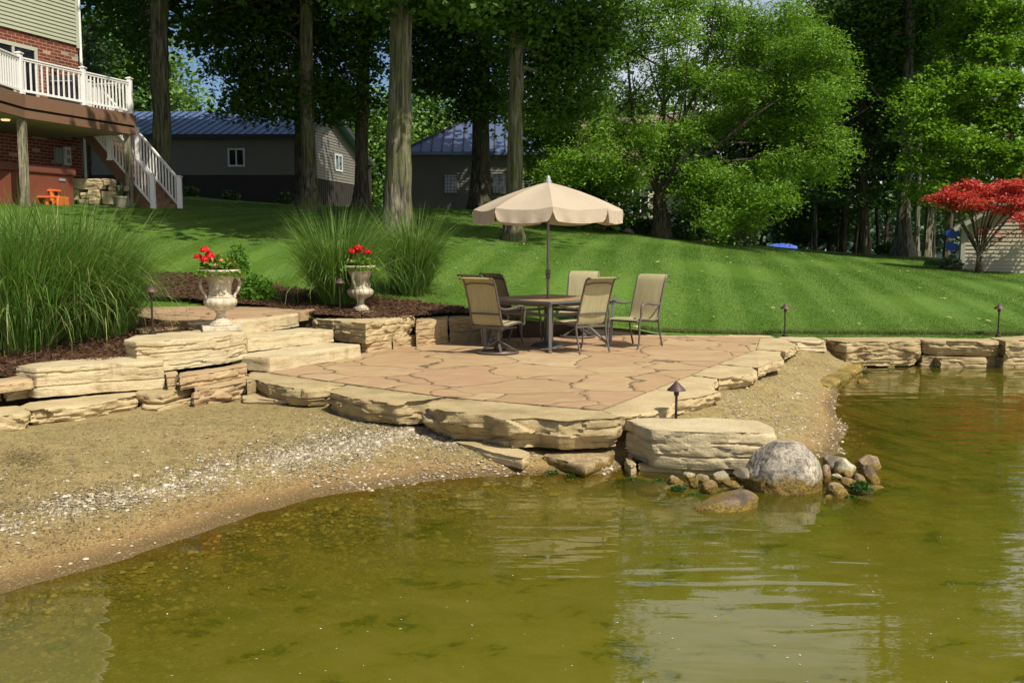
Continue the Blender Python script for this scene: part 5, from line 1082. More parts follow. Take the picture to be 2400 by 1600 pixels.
q = D(1839, 779, 16.6); path_light('bronze path light on the lawn edge behind the patio corner', q[0], q[1], float(land(q[0], q[1])), .56)
q = D(2339, 788, 16.55); path_light('bronze path light on the lawn furthest right', q[0], q[1], float(land(q[0], q[1])), .56)
# ---------------------------------------------------------------- trees
M_MAPLE = leafmat('maple_leaf', (.030, .078, .008), (.075, .155, .016), .24)
M_MAPLE_S = leafmat('sunny_maple_leaf', (.055, .13, .010), (.12, .23, .020), .28)
M_LOCUST = leafmat('locust_leaf', (.09, .19, .015), (.19, .34, .032), .36)
M_BEECH = leafmat('beech_leaf', (.085, .18, .010), (.185, .345, .022), .35)
M_WOOD = leafmat('woodland_leaf', (.042, .105, .014), (.092, .185, .024), .25)
M_CONIF = leafmat('conifer_needle', (.024, .060, .018), (.046, .098, .028), .15)
M_FARLEAF = leafmat('far_leaf', (.08, .16, .03), (.17, .29, .055), .3)
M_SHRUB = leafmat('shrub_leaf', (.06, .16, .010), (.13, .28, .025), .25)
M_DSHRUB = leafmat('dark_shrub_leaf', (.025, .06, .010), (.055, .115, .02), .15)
M_REDM = leafmat('red_maple_leaf', (.30, .020, .020), (.62, .075, .060), .32, (.74, .26, .20))
M_HOSTA = leafmat('hosta_leaf', (.06, .09, .05), (.16, .19, .11), .1, (.36, .38, .28))
def clusters(blobs, rs, spread=.42, flat=.45, per=55, frond=None):
    """leaf centres and sizes for blobs (centre xyz, rx, ry, rz, n, size); also the clump centres"""
    Ps, Sz, Cc = [], [], []
    for c, rx, ry, rz, n, s in blobs:
        k = max(3, int(n / per)); d = rs.normal(0, 1, (k, 3)); d /= np.linalg.norm(d, axis=1)[:, None]; r = rs.random(k) ** .42
        cc = np.array(c) + d * r[:, None] * np.array([rx, ry, rz]); m = rs.integers(0, k, n); g_ = rs.normal(0, 1, (n, 3)) * np.array([spread, spread, spread * flat]) * (s / .14) ** .5
        if frond:                        # leaves strung along drooping sprays that point away from the stem
            ax, ln, jit = frond; dr = cc - np.array(ax); dr[:, 2] = dr[:, 2] * .35 - .12; dr += rs.normal(0, .65, dr.shape) * np.linalg.norm(dr, axis=1)[:, None]; dr /= np.linalg.norm(dr, axis=1)[:, None]
            u_ = rs.uniform(-1, 1, n) * ln * .5 * rs.uniform(.6, 1.2, k)[m]; g_ = dr[m] * u_[:, None] + rs.normal(0, 1, (n, 3)) * np.array([jit, jit, jit * .6]); g_[:, 2] -= .35 * np.abs(u_) * (u_ > 0)
            Ps.append(cc[m] + g_); Sz.append(np.full(n, s) * rs.uniform(.5, 1.4, n)); Cc.append(cc); continue
        g_[:, 2] -= .25 * np.hypot(g_[:, 0], g_[:, 1]) * .6
        Ps.append(cc[m] + g_); Sz.append(np.full(n, s) * rs.uniform(.5, 1.4, n)); Cc.append(cc)
    return np.concatenate(Ps), np.concatenate(Sz), np.concatenate(Cc)
def limb(mb, a, b, r0, r1, rs, sag=.12, n=6, sides=6):
    a, b = np.array(a, float), np.array(b, float); L = np.linalg.norm(b - a); j = rs.normal(0, .05 * L, 3); pts = []
    for i in range(n + 1):
        t = i / n; pts.append(a + (b - a) * t + np.array([0, 0, sag * L * math.sin(math.pi * t)]) + j * math.sin(math.pi * t))
    mb.tube(pts, [r0 + (r1 - r0) * i / n for i in range(n + 1)], sides, False)
def tree(name, label, base, path, rad, blobs, lm, bm_, group='trees', seed=0, limbs=14, flare=1.75, asp=.8, up=.6, spread=.42, flat=.45, per=55, from_t=.5, sides=16, cat='tree', lr=.07, limb_list=None, uppers=None, frond=None):
    rs = np.random.default_rng(seed + 500); o = thing(name, label, cat, base, 0, group)
    base = np.array(base, float); pts = [np.array(p, float) for p in path]
    # densify the trunk and flare its foot
    full = []; rr = []
    K_ = 26
    cum = np.concatenate([[0], np.cumsum([np.linalg.norm(pts[i+1] - pts[i]) for i in range(len(pts) - 1)])])
    A = np.array(pts)
    for t in np.linspace(0, 1, K_) ** 1.5:
        s = t * cum[-1]; p = np.array([np.interp(s, cum, A[:, k]) for k in range(3)]); r = np.interp(s, cum, rad)
        p[:2] += rs.normal(0, .012, 2); full.append(p); rr.append(r * (1 + (flare - 1) * math.exp(-s / (rad[0] * 1.6))))
    full[0][2] -= .25
    mb = MB().tube(full, rr, sides, True, .30, seed * 3.3)
    L_, S_, Cc = clusters(blobs, rs, spread, flat, per, frond)
    tips = Cc[rs.choice(len(Cc), min(limbs, len(Cc)), False)] if limbs else []
    for tip in tips:
        s = rs.uniform(from_t, .97); i = int(np.searchsorted(np.linspace(0, 1, K_) ** 1.5, s)); i = min(i, K_ - 1); q = full[i]
        if tip[2] < q[2] - 1.5: 
            j = [k for k in range(K_) if full[k][2] < tip[2] + 1.0]; q = full[j[-1]] if j else q
        limb(mb, q, tip, min(rr[i] * .45, lr), .012, rs)
    for (a, b, r0, r1) in (limb_list or []): limb(mb, a, b, r0, r1, rs, .03, 8, 8)
    mb.obj('trunk', bm_, o, 50)
    leaves('crown', L_, S_, lm, o, rs, up, asp)
    if uppers:
        L2, S2, _ = clusters(uppers, rs, spread * 1.3, .5, 40); leaves('upper_crown_shade', L2, S2, lm, o, rs, up, asp)
    return o
def bl(px, py, d, rx, rz, n, s, ry=None): return (D(px, py, d), rx, ry or rx, rz, int(n * (.85 if s == .17 else 1)), s)
G_T = 'tall trees on the lawn'
def roof(x, y, z, r, rz, n=5200, s=.42): return ((x, y, z), r, r, rz, n, s)  # unseen upper clump of a crown, placed for the shade it casts
def tpath(pts): return [D(*q) for q in pts]
# 1: beside the deck stairs
tree('shade_tree', 'tall grey trunk rising directly behind the deck stairs', D(380,475,36), tpath([(380,475,36),(377,300,36),(374,100,36),(372,-150,36),(375,-500,36)]), [.32,.31,.29,.26,.15],
     [bl(318,20,38,.5,.7,900,.17), bl(325,85,38,.35,.5,600,.17), bl(340,140,38,.35,.25,300,.17), bl(300,-90,38,1.4,.6,1500,.2), bl(345,185,38,.25,.15,160,.17)], M_MAPLE, M_BARK, G_T, 1, 10, uppers=[roof(-8.5,37,14,4,3), roof(-13,40,16,4,3), roof(-6.5,37,12.5,3.0,1.8,3000,.3), roof(-11.5,44,16,4,2,4200), roof(-17,44,15,3.5,5,4200), roof(-13,46,14,3,4,3000)])
# 2
tree('shade_tree', 'slim grey trunk in front of the barn corner with a wide dark canopy', D(725,492,36), tpath([(725,492,36),(722,300,36),(718,100,36),(715,-120,36),(720,-500,36)]), [.27,.235,.215,.19,.12],
     [bl(500,70,37.6,1.1,.8,2400,.17), bl(590,30,37.6,1.5,1.0,3200,.17), bl(560,150,37.8,1.1,.7,2300,.17), bl(645,120,37.6,1.2,.9,2800,.17), bl(690,30,37.4,1.2,.9,2600,.17), bl(610,215,37.8,1.0,.55,2100,.17), bl(690,205,36.6,.9,.6,2000,.17), bl(765,130,37.8,.9,.8,1900,.17), bl(755,215,36.6,.7,.55,1500,.17), bl(560,250,36.5,.6,.2,600,.17), bl(655,262,36.6,1.0,.2,1000,.17), bl(760,262,36.6,.5,.2,500,.17),
      bl(640,-60,36,2.6,.7,3600,.2)], M_MAPLE, M_BARK, G_T, 2, 22, from_t=.3, uppers=[roof(-4.5,31.5,13.5,4.5,2.5), roof(-7.5,34,15,4.5,3), roof(-1.5,31,15,4,2.5), roof(-8,33,11.5,3.5,1.4,3600,.32), roof(-5.5,44,16,4,2,4200)])
tree('shade_tree', 'thin dark trunk half hidden behind the slim grey trunk', D(703,492,40), tpath([(706,492,40),(704,250,40),(700,-50,40),(700,-400,40)]), [.24,.21,.18,.1],
     [bl(690,-40,40,1.8,.8,2200,.2), bl(735,60,40,1.0,.6,1300,.18)], M_MAPLE, M_BARK_D, G_T, 3, 6, uppers=[roof(-6,38,16,4,3,3000)])
# 3
tree('shade_tree', 'dark mossy footed trunk behind the right end of the barn', D(848,498,38), tpath([(846,498,38),(848,300,38),(853,100,38),(856,-150,38),(858,-480,38)]), [.26,.235,.215,.19,.1],
     [bl(825,60,37,1.1,.9,2400,.17), bl(880,70,36.6,.8,.8,1700,.17), bl(845,150,37.5,.7,.5,1200,.17), bl(800,205,37.6,.8,.6,1500,.17), bl(880,235,38,.35,.25,330,.17), bl(800,262,37.6,.5,.25,600,.17), bl(850,-50,37,2.0,.8,2600,.2)], M_MAPLE, M_BARK_D, G_T, 4, 14, flare=2.0, from_t=.3, uppers=[roof(-2,33,14,4,2.5), roof(-5,36.5,17,4,2.5,3500)])
# 4: the thick one behind the ornamental grass
tree('shade_tree', 'thickest trunk, rising behind the pair of ornamental grasses', D(932,573,22), tpath([(929,573,22),(932,450,22),(936,250,22),(941,0,22),(943,-300,22),(946,-900,22)]), [.30,.275,.25,.24,.22,.12],
     [bl(900,-40,21.5,1.2,.4,1500,.15), bl(1010,-30,21.5,1.2,.45,1700,.15), bl(960,-120,22,2.0,.6,2600,.2)], M_MAPLE, M_BARK, G_T, 5, 10, from_t=.6, sides=28, uppers=[roof(-1.8,21.0,12.8,3.4,1.8,3800,.36), roof(-3.2,24,14,2.6,2,2400,.36), roof(1.0,19.8,13.2,2.6,1.5,2400,.36)])
# 5
tree('shade_tree', 'dark trunk in front of the garage with black shaded foliage', D(1125,491,42), tpath([(1124,491,42),(1127,300,42),(1130,100,42),(1130,-100,42),(1130,-420,42)]), [.36,.335,.32,.29,.15],
     [bl(1000,60,40,1.3,1.0,2900,.18), bl(1065,40,40,1.3,1.0,2900,.18), bl(1010,140,40.5,1.0,.7,2000,.18), bl(1075,160,40.5,1.1,.8,2500,.18), bl(1150,120,40,1.3,1.1,2900,.18), bl(1115,225,41,.8,.55,1500,.18), bl(1040,195,41,.8,.3,1000,.18), bl(985,195,41,.45,.25,480,.18), bl(1155,240,41,.8,.6,1500,.18), bl(1095,265,41.3,.35,.2,330,.18), bl(1080,-60,40,2.8,.8,3400,.2)], M_MAPLE, M_BARK_D, G_T, 6, 18, from_t=.3, uppers=[roof(0,35,14.5,4,2.5,4200), roof(-2,39,16,4.5,2.5), roof(2.2,38,13.5,2.5,1.8,2200,.34)])
# 6
tree('shade_tree', 'sunlit trunk with a flared pale foot behind the umbrella', D(1202,563,27), tpath([(1202,563,27),(1204,450,27),(1208,250,27),(1211,60,27),(1213,-200,27),(1215,-700,27)]), [.22,.20,.185,.175,.15,.08],
     [bl(1160,15,26.5,.9,.5,1500,.15), bl(1235,25,26.4,.8,.45,1400,.15), bl(1100,-10,26.5,.7,.35,900,.15), bl(1290,90,28,.9,.7,1700,.15), bl(1350,50,28,.9,.7,1700,.15), bl(1390,110,28.5,.6,.7,1100,.15), bl(1250,170,28.4,.6,.6,1000,.15), bl(1320,170,29,.8,.7,1500,.15), bl(1270,240,29,.6,.5,900,.15), bl(1340,240,29.4,.6,.5,900,.15), bl(1225,85,27.2,.35,.3,450,.15), bl(1200,-60,27,2.4,.6,3000,.18), bl(1420,40,28.5,.6,.7,1000,.15)],
     M_MAPLE, M_BARK, G_T, 7, 16, flare=1.9, from_t=.35, uppers=[roof(1.6,24.3,12.3,3.2,1.6,3600,.36), roof(4.2,22.6,12.6,2.0,1.2,1300,.34), roof(1.0,27,15.5,3,2.2,2800), roof(-.5,26,14,3,2,2600)])
# 7: the feathery one
loc = D(1550,557,36); t7 = [D(1550,557,36), D(1548,500,36), D(1543,455,36)]
fork = D(1543,460,36); LIM = [(1500,300,35.5),(1470,100,35.5),(1555,90,36),(1640,180,35),(1720,90,35.5),(1830,230,34.5),(1430,240,36),(1640,360,34.5),(1790,380,34.5),(1360,360,35.5),(1900,150,35),(1560,250,36),(1400,60,36),(1620,20,36)]
rs7 = np.random.default_rng(77); TB = []
lims = []
for i, q in enumerate(LIM[:7]): lims.append((fork + np.array([0, 0, rs7.uniform(-.5, .5)]), D(*q), .115 - .006 * i, .03))
for i in range(34):                     # boughs leave the leaders part way up and keep climbing outwards
    q = LIM[i % 7]; ld = D(*LIM[i % 7]); f_ = rs7.uniform(.3, .95); a_ = fork * (1 - f_) + ld * f_
    b_ = D(q[0] + rs7.normal(0, 130), q[1] + rs7.normal(0, 80), q[2] + rs7.normal(0, 1.0)); lims.append((a_, b_, .04, .008))
LOC = [(1450,30,900),(1520,20,1100),(1600,10,1200),(1680,30,1300),(1760,40,1200),(1830,40,900),(1890,60,800),(1420,100,900),(1480,130,700),(1600,90,1000),(1690,110,1300),(1780,120,1300),(1860,130,1200),(1930,90,900),(1960,160,700),(1380,170,700),(1440,200,500),(1530,210,600),(1630,190,1000),(1720,210,1400),(1810,210,1400),(1900,210,1200),(1960,230,700),
       (1360,260,900),(1430,290,900),(1500,300,800),(1600,290,1100),(1690,300,1400),(1780,300,1500),(1870,300,1300),(1940,310,900),(1330,330,900),(1400,370,1100),(1480,390,1000),(1570,370,900),(1660,390,1300),(1750,390,1400),(1840,390,1200),(1920,390,700),(1350,420,700),(1450,440,600),(1620,450,900),(1710,460,1000),(1800,450,800),(1680,520,700),(1760,500,700),(1700,430,900),(1640,410,800),(1990,190,250),(1965,350,350),(1300,200,500),(1340,150,600),(1390,230,700),(1420,330,900),(1460,250,600),(1310,300,700),(1340,380,800),(1290,380,500),(1440,60,700),(1500,80,700),(1560,150,700),(1470,340,700),(1530,330,600)]
for x, y, n in LOC: TB.append(bl(x + rs7.normal(0, 10), y + rs7.normal(0, 10), 35 + rs7.normal(0, 1.0), .78, .60, int(n * 2.0), .132))
LB = D(1650, 200, 36)
tree('feathery_tree', 'large feathery yellow green tree with many upswept limbs', loc, t7, [.30,.27,.22], TB, M_LOCUST, M_BARK_D, None, 8, 8, flare=1.3, asp=.42, up=.7, per=32, lr=.03, from_t=.9, limb_list=lims, frond=((fork[0], fork[1] + .5, fork[2]), 1.15, .13))
# right side
G_W = 'woodland trees beyond the lawn'
def wood(label, px, py, d, wpx, crown, seed, lm=M_WOOD, bk=None, lean=0, name='woodland_tree', grp=G_W, asp=.8, limbs=8, s=.26, upz=None):
    b = D(px, py, d); b[2] = min(b[2], float(land(b[0], b[1])) + .25); r = wpx * d / 2333 / 2; top = b + np.array([lean, 0, 11.5])
    return tree(name, label, b, [b, b + (top - b) * .5 + np.array([.1, 0, 0]), top], [r, r * .8, r * .35], crown, lm, bk or M_BARK_D, grp, seed, limbs, 1.35, asp, .6, .5, .5, 40, .35, 10)
tree('shade_tree', 'tall pale barked trunk at the right in front of the dark woods', D(2115,598,38), tpath([(2115,598,38),(2118,480,38),(2124,350,38),(2130,150,38),(2134,0,38),(2140,-350,38)]), [.30,.235,.22,.19,.17,.08],
     [bl(2100,130,39,1.6,.8,2300,.18), bl(2060,60,39,1.8,.9,2600,.18), bl(2150,40,39,1.6,.9,2400,.18), bl(2050,180,39.5,1.2,.6,1500,.18), bl(2010,20,39,1.4,.7,1900,.18)], M_MAPLE, M_BARK_P, G_T, 9, 16, from_t=.5, limb_list=[(D(2116,270,38), D(2040,200,37.5), .07, .02), (D(2118,250,38), D(2180,120,38), .07, .02)], uppers=[roof(17.5,36,14.5,3.5,2.2,3600,.38)])
WL = [('leaning dark trunk left of the boat cover', 1729, 556, 50, 13), ('thin trunk close to the pale house corner', 1742, 571, 50, 9), ('slender trunk beside the low forked one', 1768, 569, 54, 7), ('low forked trunk in front of the lake', 1783, 571, 54, 7), ('narrow pale trunk right of the boat cover', 1901, 582, 52, 6), ('pale lit trunk in front of the black bush', 1911, 583, 47, 8),
      ('slim trunk leaning onto a thick dark one', 1962, 587, 50, 6), ('thick black trunk in the middle of the woods', 1974, 587, 49, 14), ('leaning grey trunk right of the thick black one', 2004, 588, 52, 9), ('straight black trunk, second from the tall pale one', 2034, 590, 50, 13), ('dim trunk just left of the fern', 2060, 590, 52, 9), ('twin stemmed dark trunk behind the fern', 2074, 590, 54, 10),
      ('pale slim trunk right of the tall pale one', 2148, 597, 42, 14), ('broad grey trunk left of the shed', 2172, 597, 43, 19), ('black trunk next to the broad grey one', 2186, 598, 47, 9), ('black trunk just behind the blue paddles', 2219, 601, 44, 16)]
CR = [(1720,440),(1750,330),(1790,470),(1830,380),(1860,500),(1890,420),(1930,300),(1945,480),(1990,410),(2010,300),(2050,450),(2070,330),(2170,430),(2200,300),(2230,470),(2270,380)]
for i, (lab, px, py, d, w) in enumerate(WL):
    cx, cy = CR[i]; dd = d + 1.5
    cb = [bl(cx, cy, dd, 1.9, 1.0, 1500, .24), bl(cx + 25, cy - 120, dd, 2.3, 1.3, 1700, .26), bl(cx - 20, cy - 260, dd + .5, 2.6, 1.6, 1800, .3), bl(cx + 5, cy - 380, dd + .5, 2.6, 1.4, 1200, .34)][:4 if cx > 1940 else (3 if cy > 340 else 2)]
    wood(lab, px, py, d, w, cb, 20 + i, [M_WOOD, M_CONIF, M_WOOD, M_MAPLE][i % 4], M_BARK_P if 'pale' in lab or 'grey' in lab else M_BARK_D, rng.normal(0, .5))
tree('hemlock', 'black green drooping conifer between the feathery tree and the tall pale trunk', D(2022,590,44), tpath([(2022,590,44),(2022,300,44),(2022,-120,44)]), [.2,.16,.05],
     [bl(2022 + dx, y, 44, .5 + (y + 150) / 330, .35, int(500 + (y + 150) * 2.2), .17) for y in range(-100, 520, 62) for dx in (-40 - (y + 100) * .07, 30 + (y + 100) * .05)], M_CONIF, M_BARK_D, None, 60, 20, 1.2, .3, .5, .42, .3, 40, .1, 10)
tree('black_bush_tree', 'low spreading dark tree under the woods beside the boat cover', D(1945,583,55), tpath([(1945,583,55),(1945,540,55)]), [.12,.06], [bl(1900,545,55,1.2,.5,1300,.2), bl(1945,540,55,1.2,.6,1400,.2), bl(1860,535,56,.9,.45,900,.2)], M_CONIF, M_BARK_D, None, 61, 6)
BE = [(2300,30,1500),(2370,40,1500),(2250,90,1300),(2330,110,1600),(2400,120,1500),(2230,170,1200),(2300,190,1500),(2380,200,1500),(2200,230,700),(2150,215,500),(2260,255,1300),(2340,270,1400),(2410,290,1300),(2180,290,500),(2240,320,900),(2310,340,900),(2390,360,1300),(2160,380,500),(2210,400,600),(2370,410,900),(2420,420,900),(2150,440,350),(2280,400,500),(2240,450,350),(2190,340,400),(2130,250,260)]
tree('beech_tree', 'bright yellow green tree with layered sprays at the top right', D(2360,620,36.5), tpath([(2360,620,36.5),(2362,400,36.5),(2358,100,36.5),(2350,-300,36.5)]), [.22,.18,.13,.06],
     [bl(x + rng.normal(0, 8), y, 34.6 + rng.normal(0, .8), .85, .36, int(n * 1.7), .15) for x, y, n in BE] + [bl(2340,-80,35.5,3.5,1.2,3500,.22)], M_BEECH, M_BARK_D, None, 62, 34, 1.3, .62, .8, .40, .3, 36, .15, 10, lr=.04, frond=((18.2, 36.8, 5), 1.2, .12))
rm = D(2295,639,30.4)
RL = [((2290,585,30.4),(2195,462,30.2)), ((2292,590,30.4),(2240,455,30.2)), ((2297,585,30.4),(2285,445,30.4)), ((2300,585,30.4),(2330,455,30.2)), ((2300,590,30.4),(2390,490,30.1)), ((2300,592,30.4),(2370,450,30.5))]
tree('red_maple', 'low spreading crimson leaved maple in front of the shed', rm, [rm, D(2294,612,30.4), D(2296,588,30.4)], [.10,.085,.07],
     [bl(x + 18, y + 2, 30.3 + rng.normal(0, .25), .42, .13, int(n * .95), .085) for x, y, n in [(2190,462,750),(2215,475,800),(2235,455,800),(2265,470,900),(2280,440,800),(2305,455,900),(2330,435,800),(2345,465,900),(2370,450,900),(2395,475,900),(2300,485,600),(2380,505,700),(2410,520,600),(2340,490,500),(2250,488,450),(2415,440,900),(2440,480,900),(2450,440,700),(2420,410,500),(2240,430,500),(2210,445,500),(2360,430,700),(2430,520,600),(2395,540,260),(2305,540,90),(2320,560,60)]],
     M_REDM, M_BARK_D, None, 63, 12, 1.3, .6, .7, .17, .4, 40, .8, 10, limb_list=[(D(*a), D(*b), .05, .012) for a, b in RL], lr=.02)
# behind the house and the barn
G_B = 'background trees beyond the barn'
tree('background_tree', 'tall pale green tree behind the brick house', D(300,480,64), tpath([(300,480,64),(300,200,64),(305,-50,64)]), [.4,.3,.1],
     [bl(x, y, 62, 1.5, 1.0, n, .3) for x, y, n in [(235,120,1100),(290,60,1000),(320,20,700),(330,90,1000),(260,180,1200),(320,160,1200),(370,170,900),(250,240,1000),(310,240,1200),(380,230,900),(420,245,700),(350,290,1000),(280,300,900),(435,262,300),(215,90,400)]], M_FARLEAF, M_BARK_P, G_B, 70, 18, 1.2, .8, .5, .6, .6, 40, .3, 8)
tree('spruce', 'dark blue green conifer close to the corner of the brick house', D(205,480,50), tpath([(205,480,50),(205,200,50),(205,20,50)]), [.2,.15,.03],
     [bl(205 + dx, y, 50, .3 + (y - 40) / 260, .3, int(400 + (y - 40) * 2), .16) for y in range(60, 300, 34) for dx in (-8, 22)], M_CONIF, M_BARK_D, G_B, 71, 12, 1.2, .25, .3, .35, .3, 40, .1, 8)
for i, (lab, px, py, d, bb) in enumerate([('bright green tree between the barn and the thick trunk', 880, 480, 70, [(830,255,700),(880,265,900),(870,320,1300),(900,370,1300),(830,330,900),(870,430,1300),(905,440,900),(790,260,350),(920,300,500)]), ('round topped bright tree left of the garage roof', 1010, 470, 75, [(985,215,700),(1020,230,800),(975,270,900),(1030,280,900),(1000,320,1000),(1060,300,500),(955,320,700),(1050,260,300)]),
      ('green tree above the right side of the garage roof', 1260, 470, 70, [(1210,300,700),(1260,330,1000),(1290,280,900),(1190,330,600),(1320,330,900),(1230,270,500)]), ('leafy tree behind the pale house', 1400, 470, 68, [(1370,230,700),(1420,300,900),(1480,260,700),(1540,300,900),(1350,320,900),(1600,260,900),(1680,300,900)])]):
    tree('background_tree', lab, D(px, py, d), [D(px, py, d), D(px, py - 250, d)], [.3, .12], [bl(x, y, d - 1, 1.5, 1.0, n, .3) for x, y, n in bb], M_FARLEAF, M_BARK_D, G_B, 72 + i, 8, 1.2, .8, .5, .6, .6, 40, .3, 8)
# leafy young tree left of the feathery one
tree('young_tree', 'mid green young tree just right of the sunlit trunk', D(1330,548,37.5), tpath([(1330,548,37.5),(1325,460,37.5),(1320,380,37.5)]), [.08,.06,.03],
     [bl(x, y, 37, .75, .5, n, .17) for x, y, n in [(1260,330,700),(1310,350,900),(1260,400,700),(1340,400,900),(1390,390,800),(1300,440,800),(1370,460,900),(1430,440,800),(1420,490,600),(1350,500,500),(1480,480,600),(1240,290,500),(1290,290,600)]], M_MAPLE_S, M_BARK_D, None, 80, 12, 1.2, .8, .6, .4, .5, 45, .3, 8)
tree('flowering_shrub', 'pale flecked shrub right of the feathery tree trunk', D(1640,560,38), tpath([(1640,560,38),(1640,520,38)]), [.06,.03], [bl(x, y, 38, .8, .5, n, .15) for x, y, n in [(1600,440,700),(1650,430,800),(1600,500,700),(1660,490,800),(1700,540,500),(1630,540,600)]],
     leafmat('flecked_leaf', (.04, .10, .015), (.09, .18, .03), .2, (.45, .48, .40)), M_BARK_D, None, 81, 8, cat='shrub')

tree('young_tree', 'bright green young tree low to the right of the pale flecked shrub', D(1745,572,40), tpath([(1745,572,40),(1742,500,40),(1740,420,40)]), [.08,.06,.03],
     [bl(x, y, 39.5, .8, .5, n, .16) for x, y, n in [(1700,470,700),(1750,450,800),(1800,470,800),(1720,520,700),(1840,440,700),(1690,420,600),(1770,400,700),(1650,470,600)]], M_MAPLE_S, M_BARK_D, None, 82, 12, 1.2, .8, .6, .4, .5, 45, .3, 8)
# ---------------------------------------------------------------- shrubs, ferns, ground cover
def shrub(name, label, c, r, h, n, s, lm, seed, asp=.7, up=.5, cat='shrub', group=None, stems=10):
    rs = np.random.default_rng(seed); o = thing(name, label, cat, c, 0, group)
    d = rs.normal(0, 1, (n, 3)); d /= np.linalg.norm(d, axis=1)[:, None]; d[:, 2] = np.abs(d[:, 2]); k = rs.random(n) ** .35
    lump = 1 + .18 * np.array([noise.noise(Vector(q * 2.4) + Vector((seed, 0, 0))) for q in d])
    L = d * (k * lump)[:, None] * np.array([r, r, h]); L[:, 2] += .04
    leaves('foliage', L, rs.uniform(.7, 1.3, n) * s, lm, o, rs, up, asp, local=True, radial=None)
    mb = MB()
    for _ in range(stems): a = rs.uniform(0, 6.28); mb.tube([(0, 0, -.05), (math.cos(a) * r * .4, math.sin(a) * r * .4, h * .5), (math.cos(a) * r * .75, math.sin(a) * r * .75, h * .8)], [.012, .009, .005], 5)
    mb.obj('stems', M_BARK_D, o, None, 0, False); return o
c = P(604, 708, .58); c[2] = land(c[0], c[1]); shrub('garden_shrub', 'rounded bright green shrub right of the left urn', c, .31, .42, 1500, .075, M_SHRUB, 3, .45)
c = P(548, 690, .6); c[2] = land(c[0], c[1]); shrub('garden_shrub', 'taller loose green shrub directly behind the left urn', c + np.array([0, .3, 0]), .26, .58, 1200, .075, M_SHRUB, 4, .4)
c = D(2228, 632, 31.2); shrub('hosta', 'pale variegated hosta at the left foot of the shed', c, .36, .40, 700, .13, M_HOSTA, 5, .55, 1.0, 'plant')
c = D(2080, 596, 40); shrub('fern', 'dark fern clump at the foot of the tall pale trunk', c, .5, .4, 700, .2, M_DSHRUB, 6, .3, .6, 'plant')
for i, (lab, px, py, d, r, h) in enumerate([('dark low hedge right of the umbrella edge', 1475, 540, 38.5, .9, .55), ('dark shrub left of the feathery tree trunk', 1515, 548, 37.5, .6, .6), ('low green shrub right of the feathery tree trunk', 1590, 562, 37, .7, .5), ('dark green mound between shrub and path', 1635, 567, 38, .7, .5), ('bright lily clump beside the garden boulders', 1668, 577, 37.5, .42, .55), ('broad leaved plant beside the pale garden boulder', 1703, 578, 37, .4, .38), ('dark shrub behind the rock pile', 1420, 532, 39, .9, .6)]):
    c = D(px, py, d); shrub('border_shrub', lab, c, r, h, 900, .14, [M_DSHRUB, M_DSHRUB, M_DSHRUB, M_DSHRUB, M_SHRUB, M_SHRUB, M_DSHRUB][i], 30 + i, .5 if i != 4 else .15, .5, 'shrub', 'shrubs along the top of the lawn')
for i, (px, py, d, r) in enumerate([(435,462,46,.7),(540,474,47,.6),(670,480,47,.6)]):
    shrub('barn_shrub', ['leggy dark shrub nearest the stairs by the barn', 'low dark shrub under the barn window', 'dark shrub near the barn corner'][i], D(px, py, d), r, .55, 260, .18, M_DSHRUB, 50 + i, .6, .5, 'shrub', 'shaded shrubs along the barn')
G_R = 'stones along the top of the lawn'
for i, (lab, px, py, d, r, k) in enumerate([('rusty round stone left end of the rock pile', 1400,533,37.5,.17,3), ('pale stone next to the rusty round one', 1415,534,37.5,.12,4), ('grey stone in the rock pile', 1440,531,37.7,.12,1), ('pale flat stone in the rock pile', 1447,535,37.3,.13,4), ('tan stone low in the rock pile', 1470,540,37,.15,0), ('cream stone at the right of the rock pile', 1478,543,37,.12,4), ('small tan stone ending the rock pile', 1482,548,36.8,.1,0), ('pinkish boulder beside the lily clump', 1649,568,37,.22,0), ('pale boulder beside the broad leaved plant', 1731,568,37.4,.24,4)]):
    rock(lab, 0, 0, 0, r, r * .9, r * .75, 80 + i, M_ROCK[k], .15, 0, 0, 0, G_R, 2, at=D(px, py, d))
far = []
for i in range(60):
    x = rng.uniform(-10, 130); y = rng.uniform(190, 300); far.append(((x, y, 7), rng.uniform(6, 10), 5, rng.uniform(5, 8), 1300, 1.3))
for i in range(16): far.append(((rng.uniform(-90, -20), rng.uniform(150, 220), 6), 8, 5, 5, 700, 1.1))
rsf = np.random.default_rng(4); Lf, Sf, _ = clusters(far, rsf, 1.2, .7, 40)
tag(leaves('far_woods', Lf, Sf, leafmat('far_shore_leaf', (.035, .075, .035), (.07, .13, .05), .15), None, rsf, .5, .8), 'wooded far shore of the lake', None, None, 'stuff')

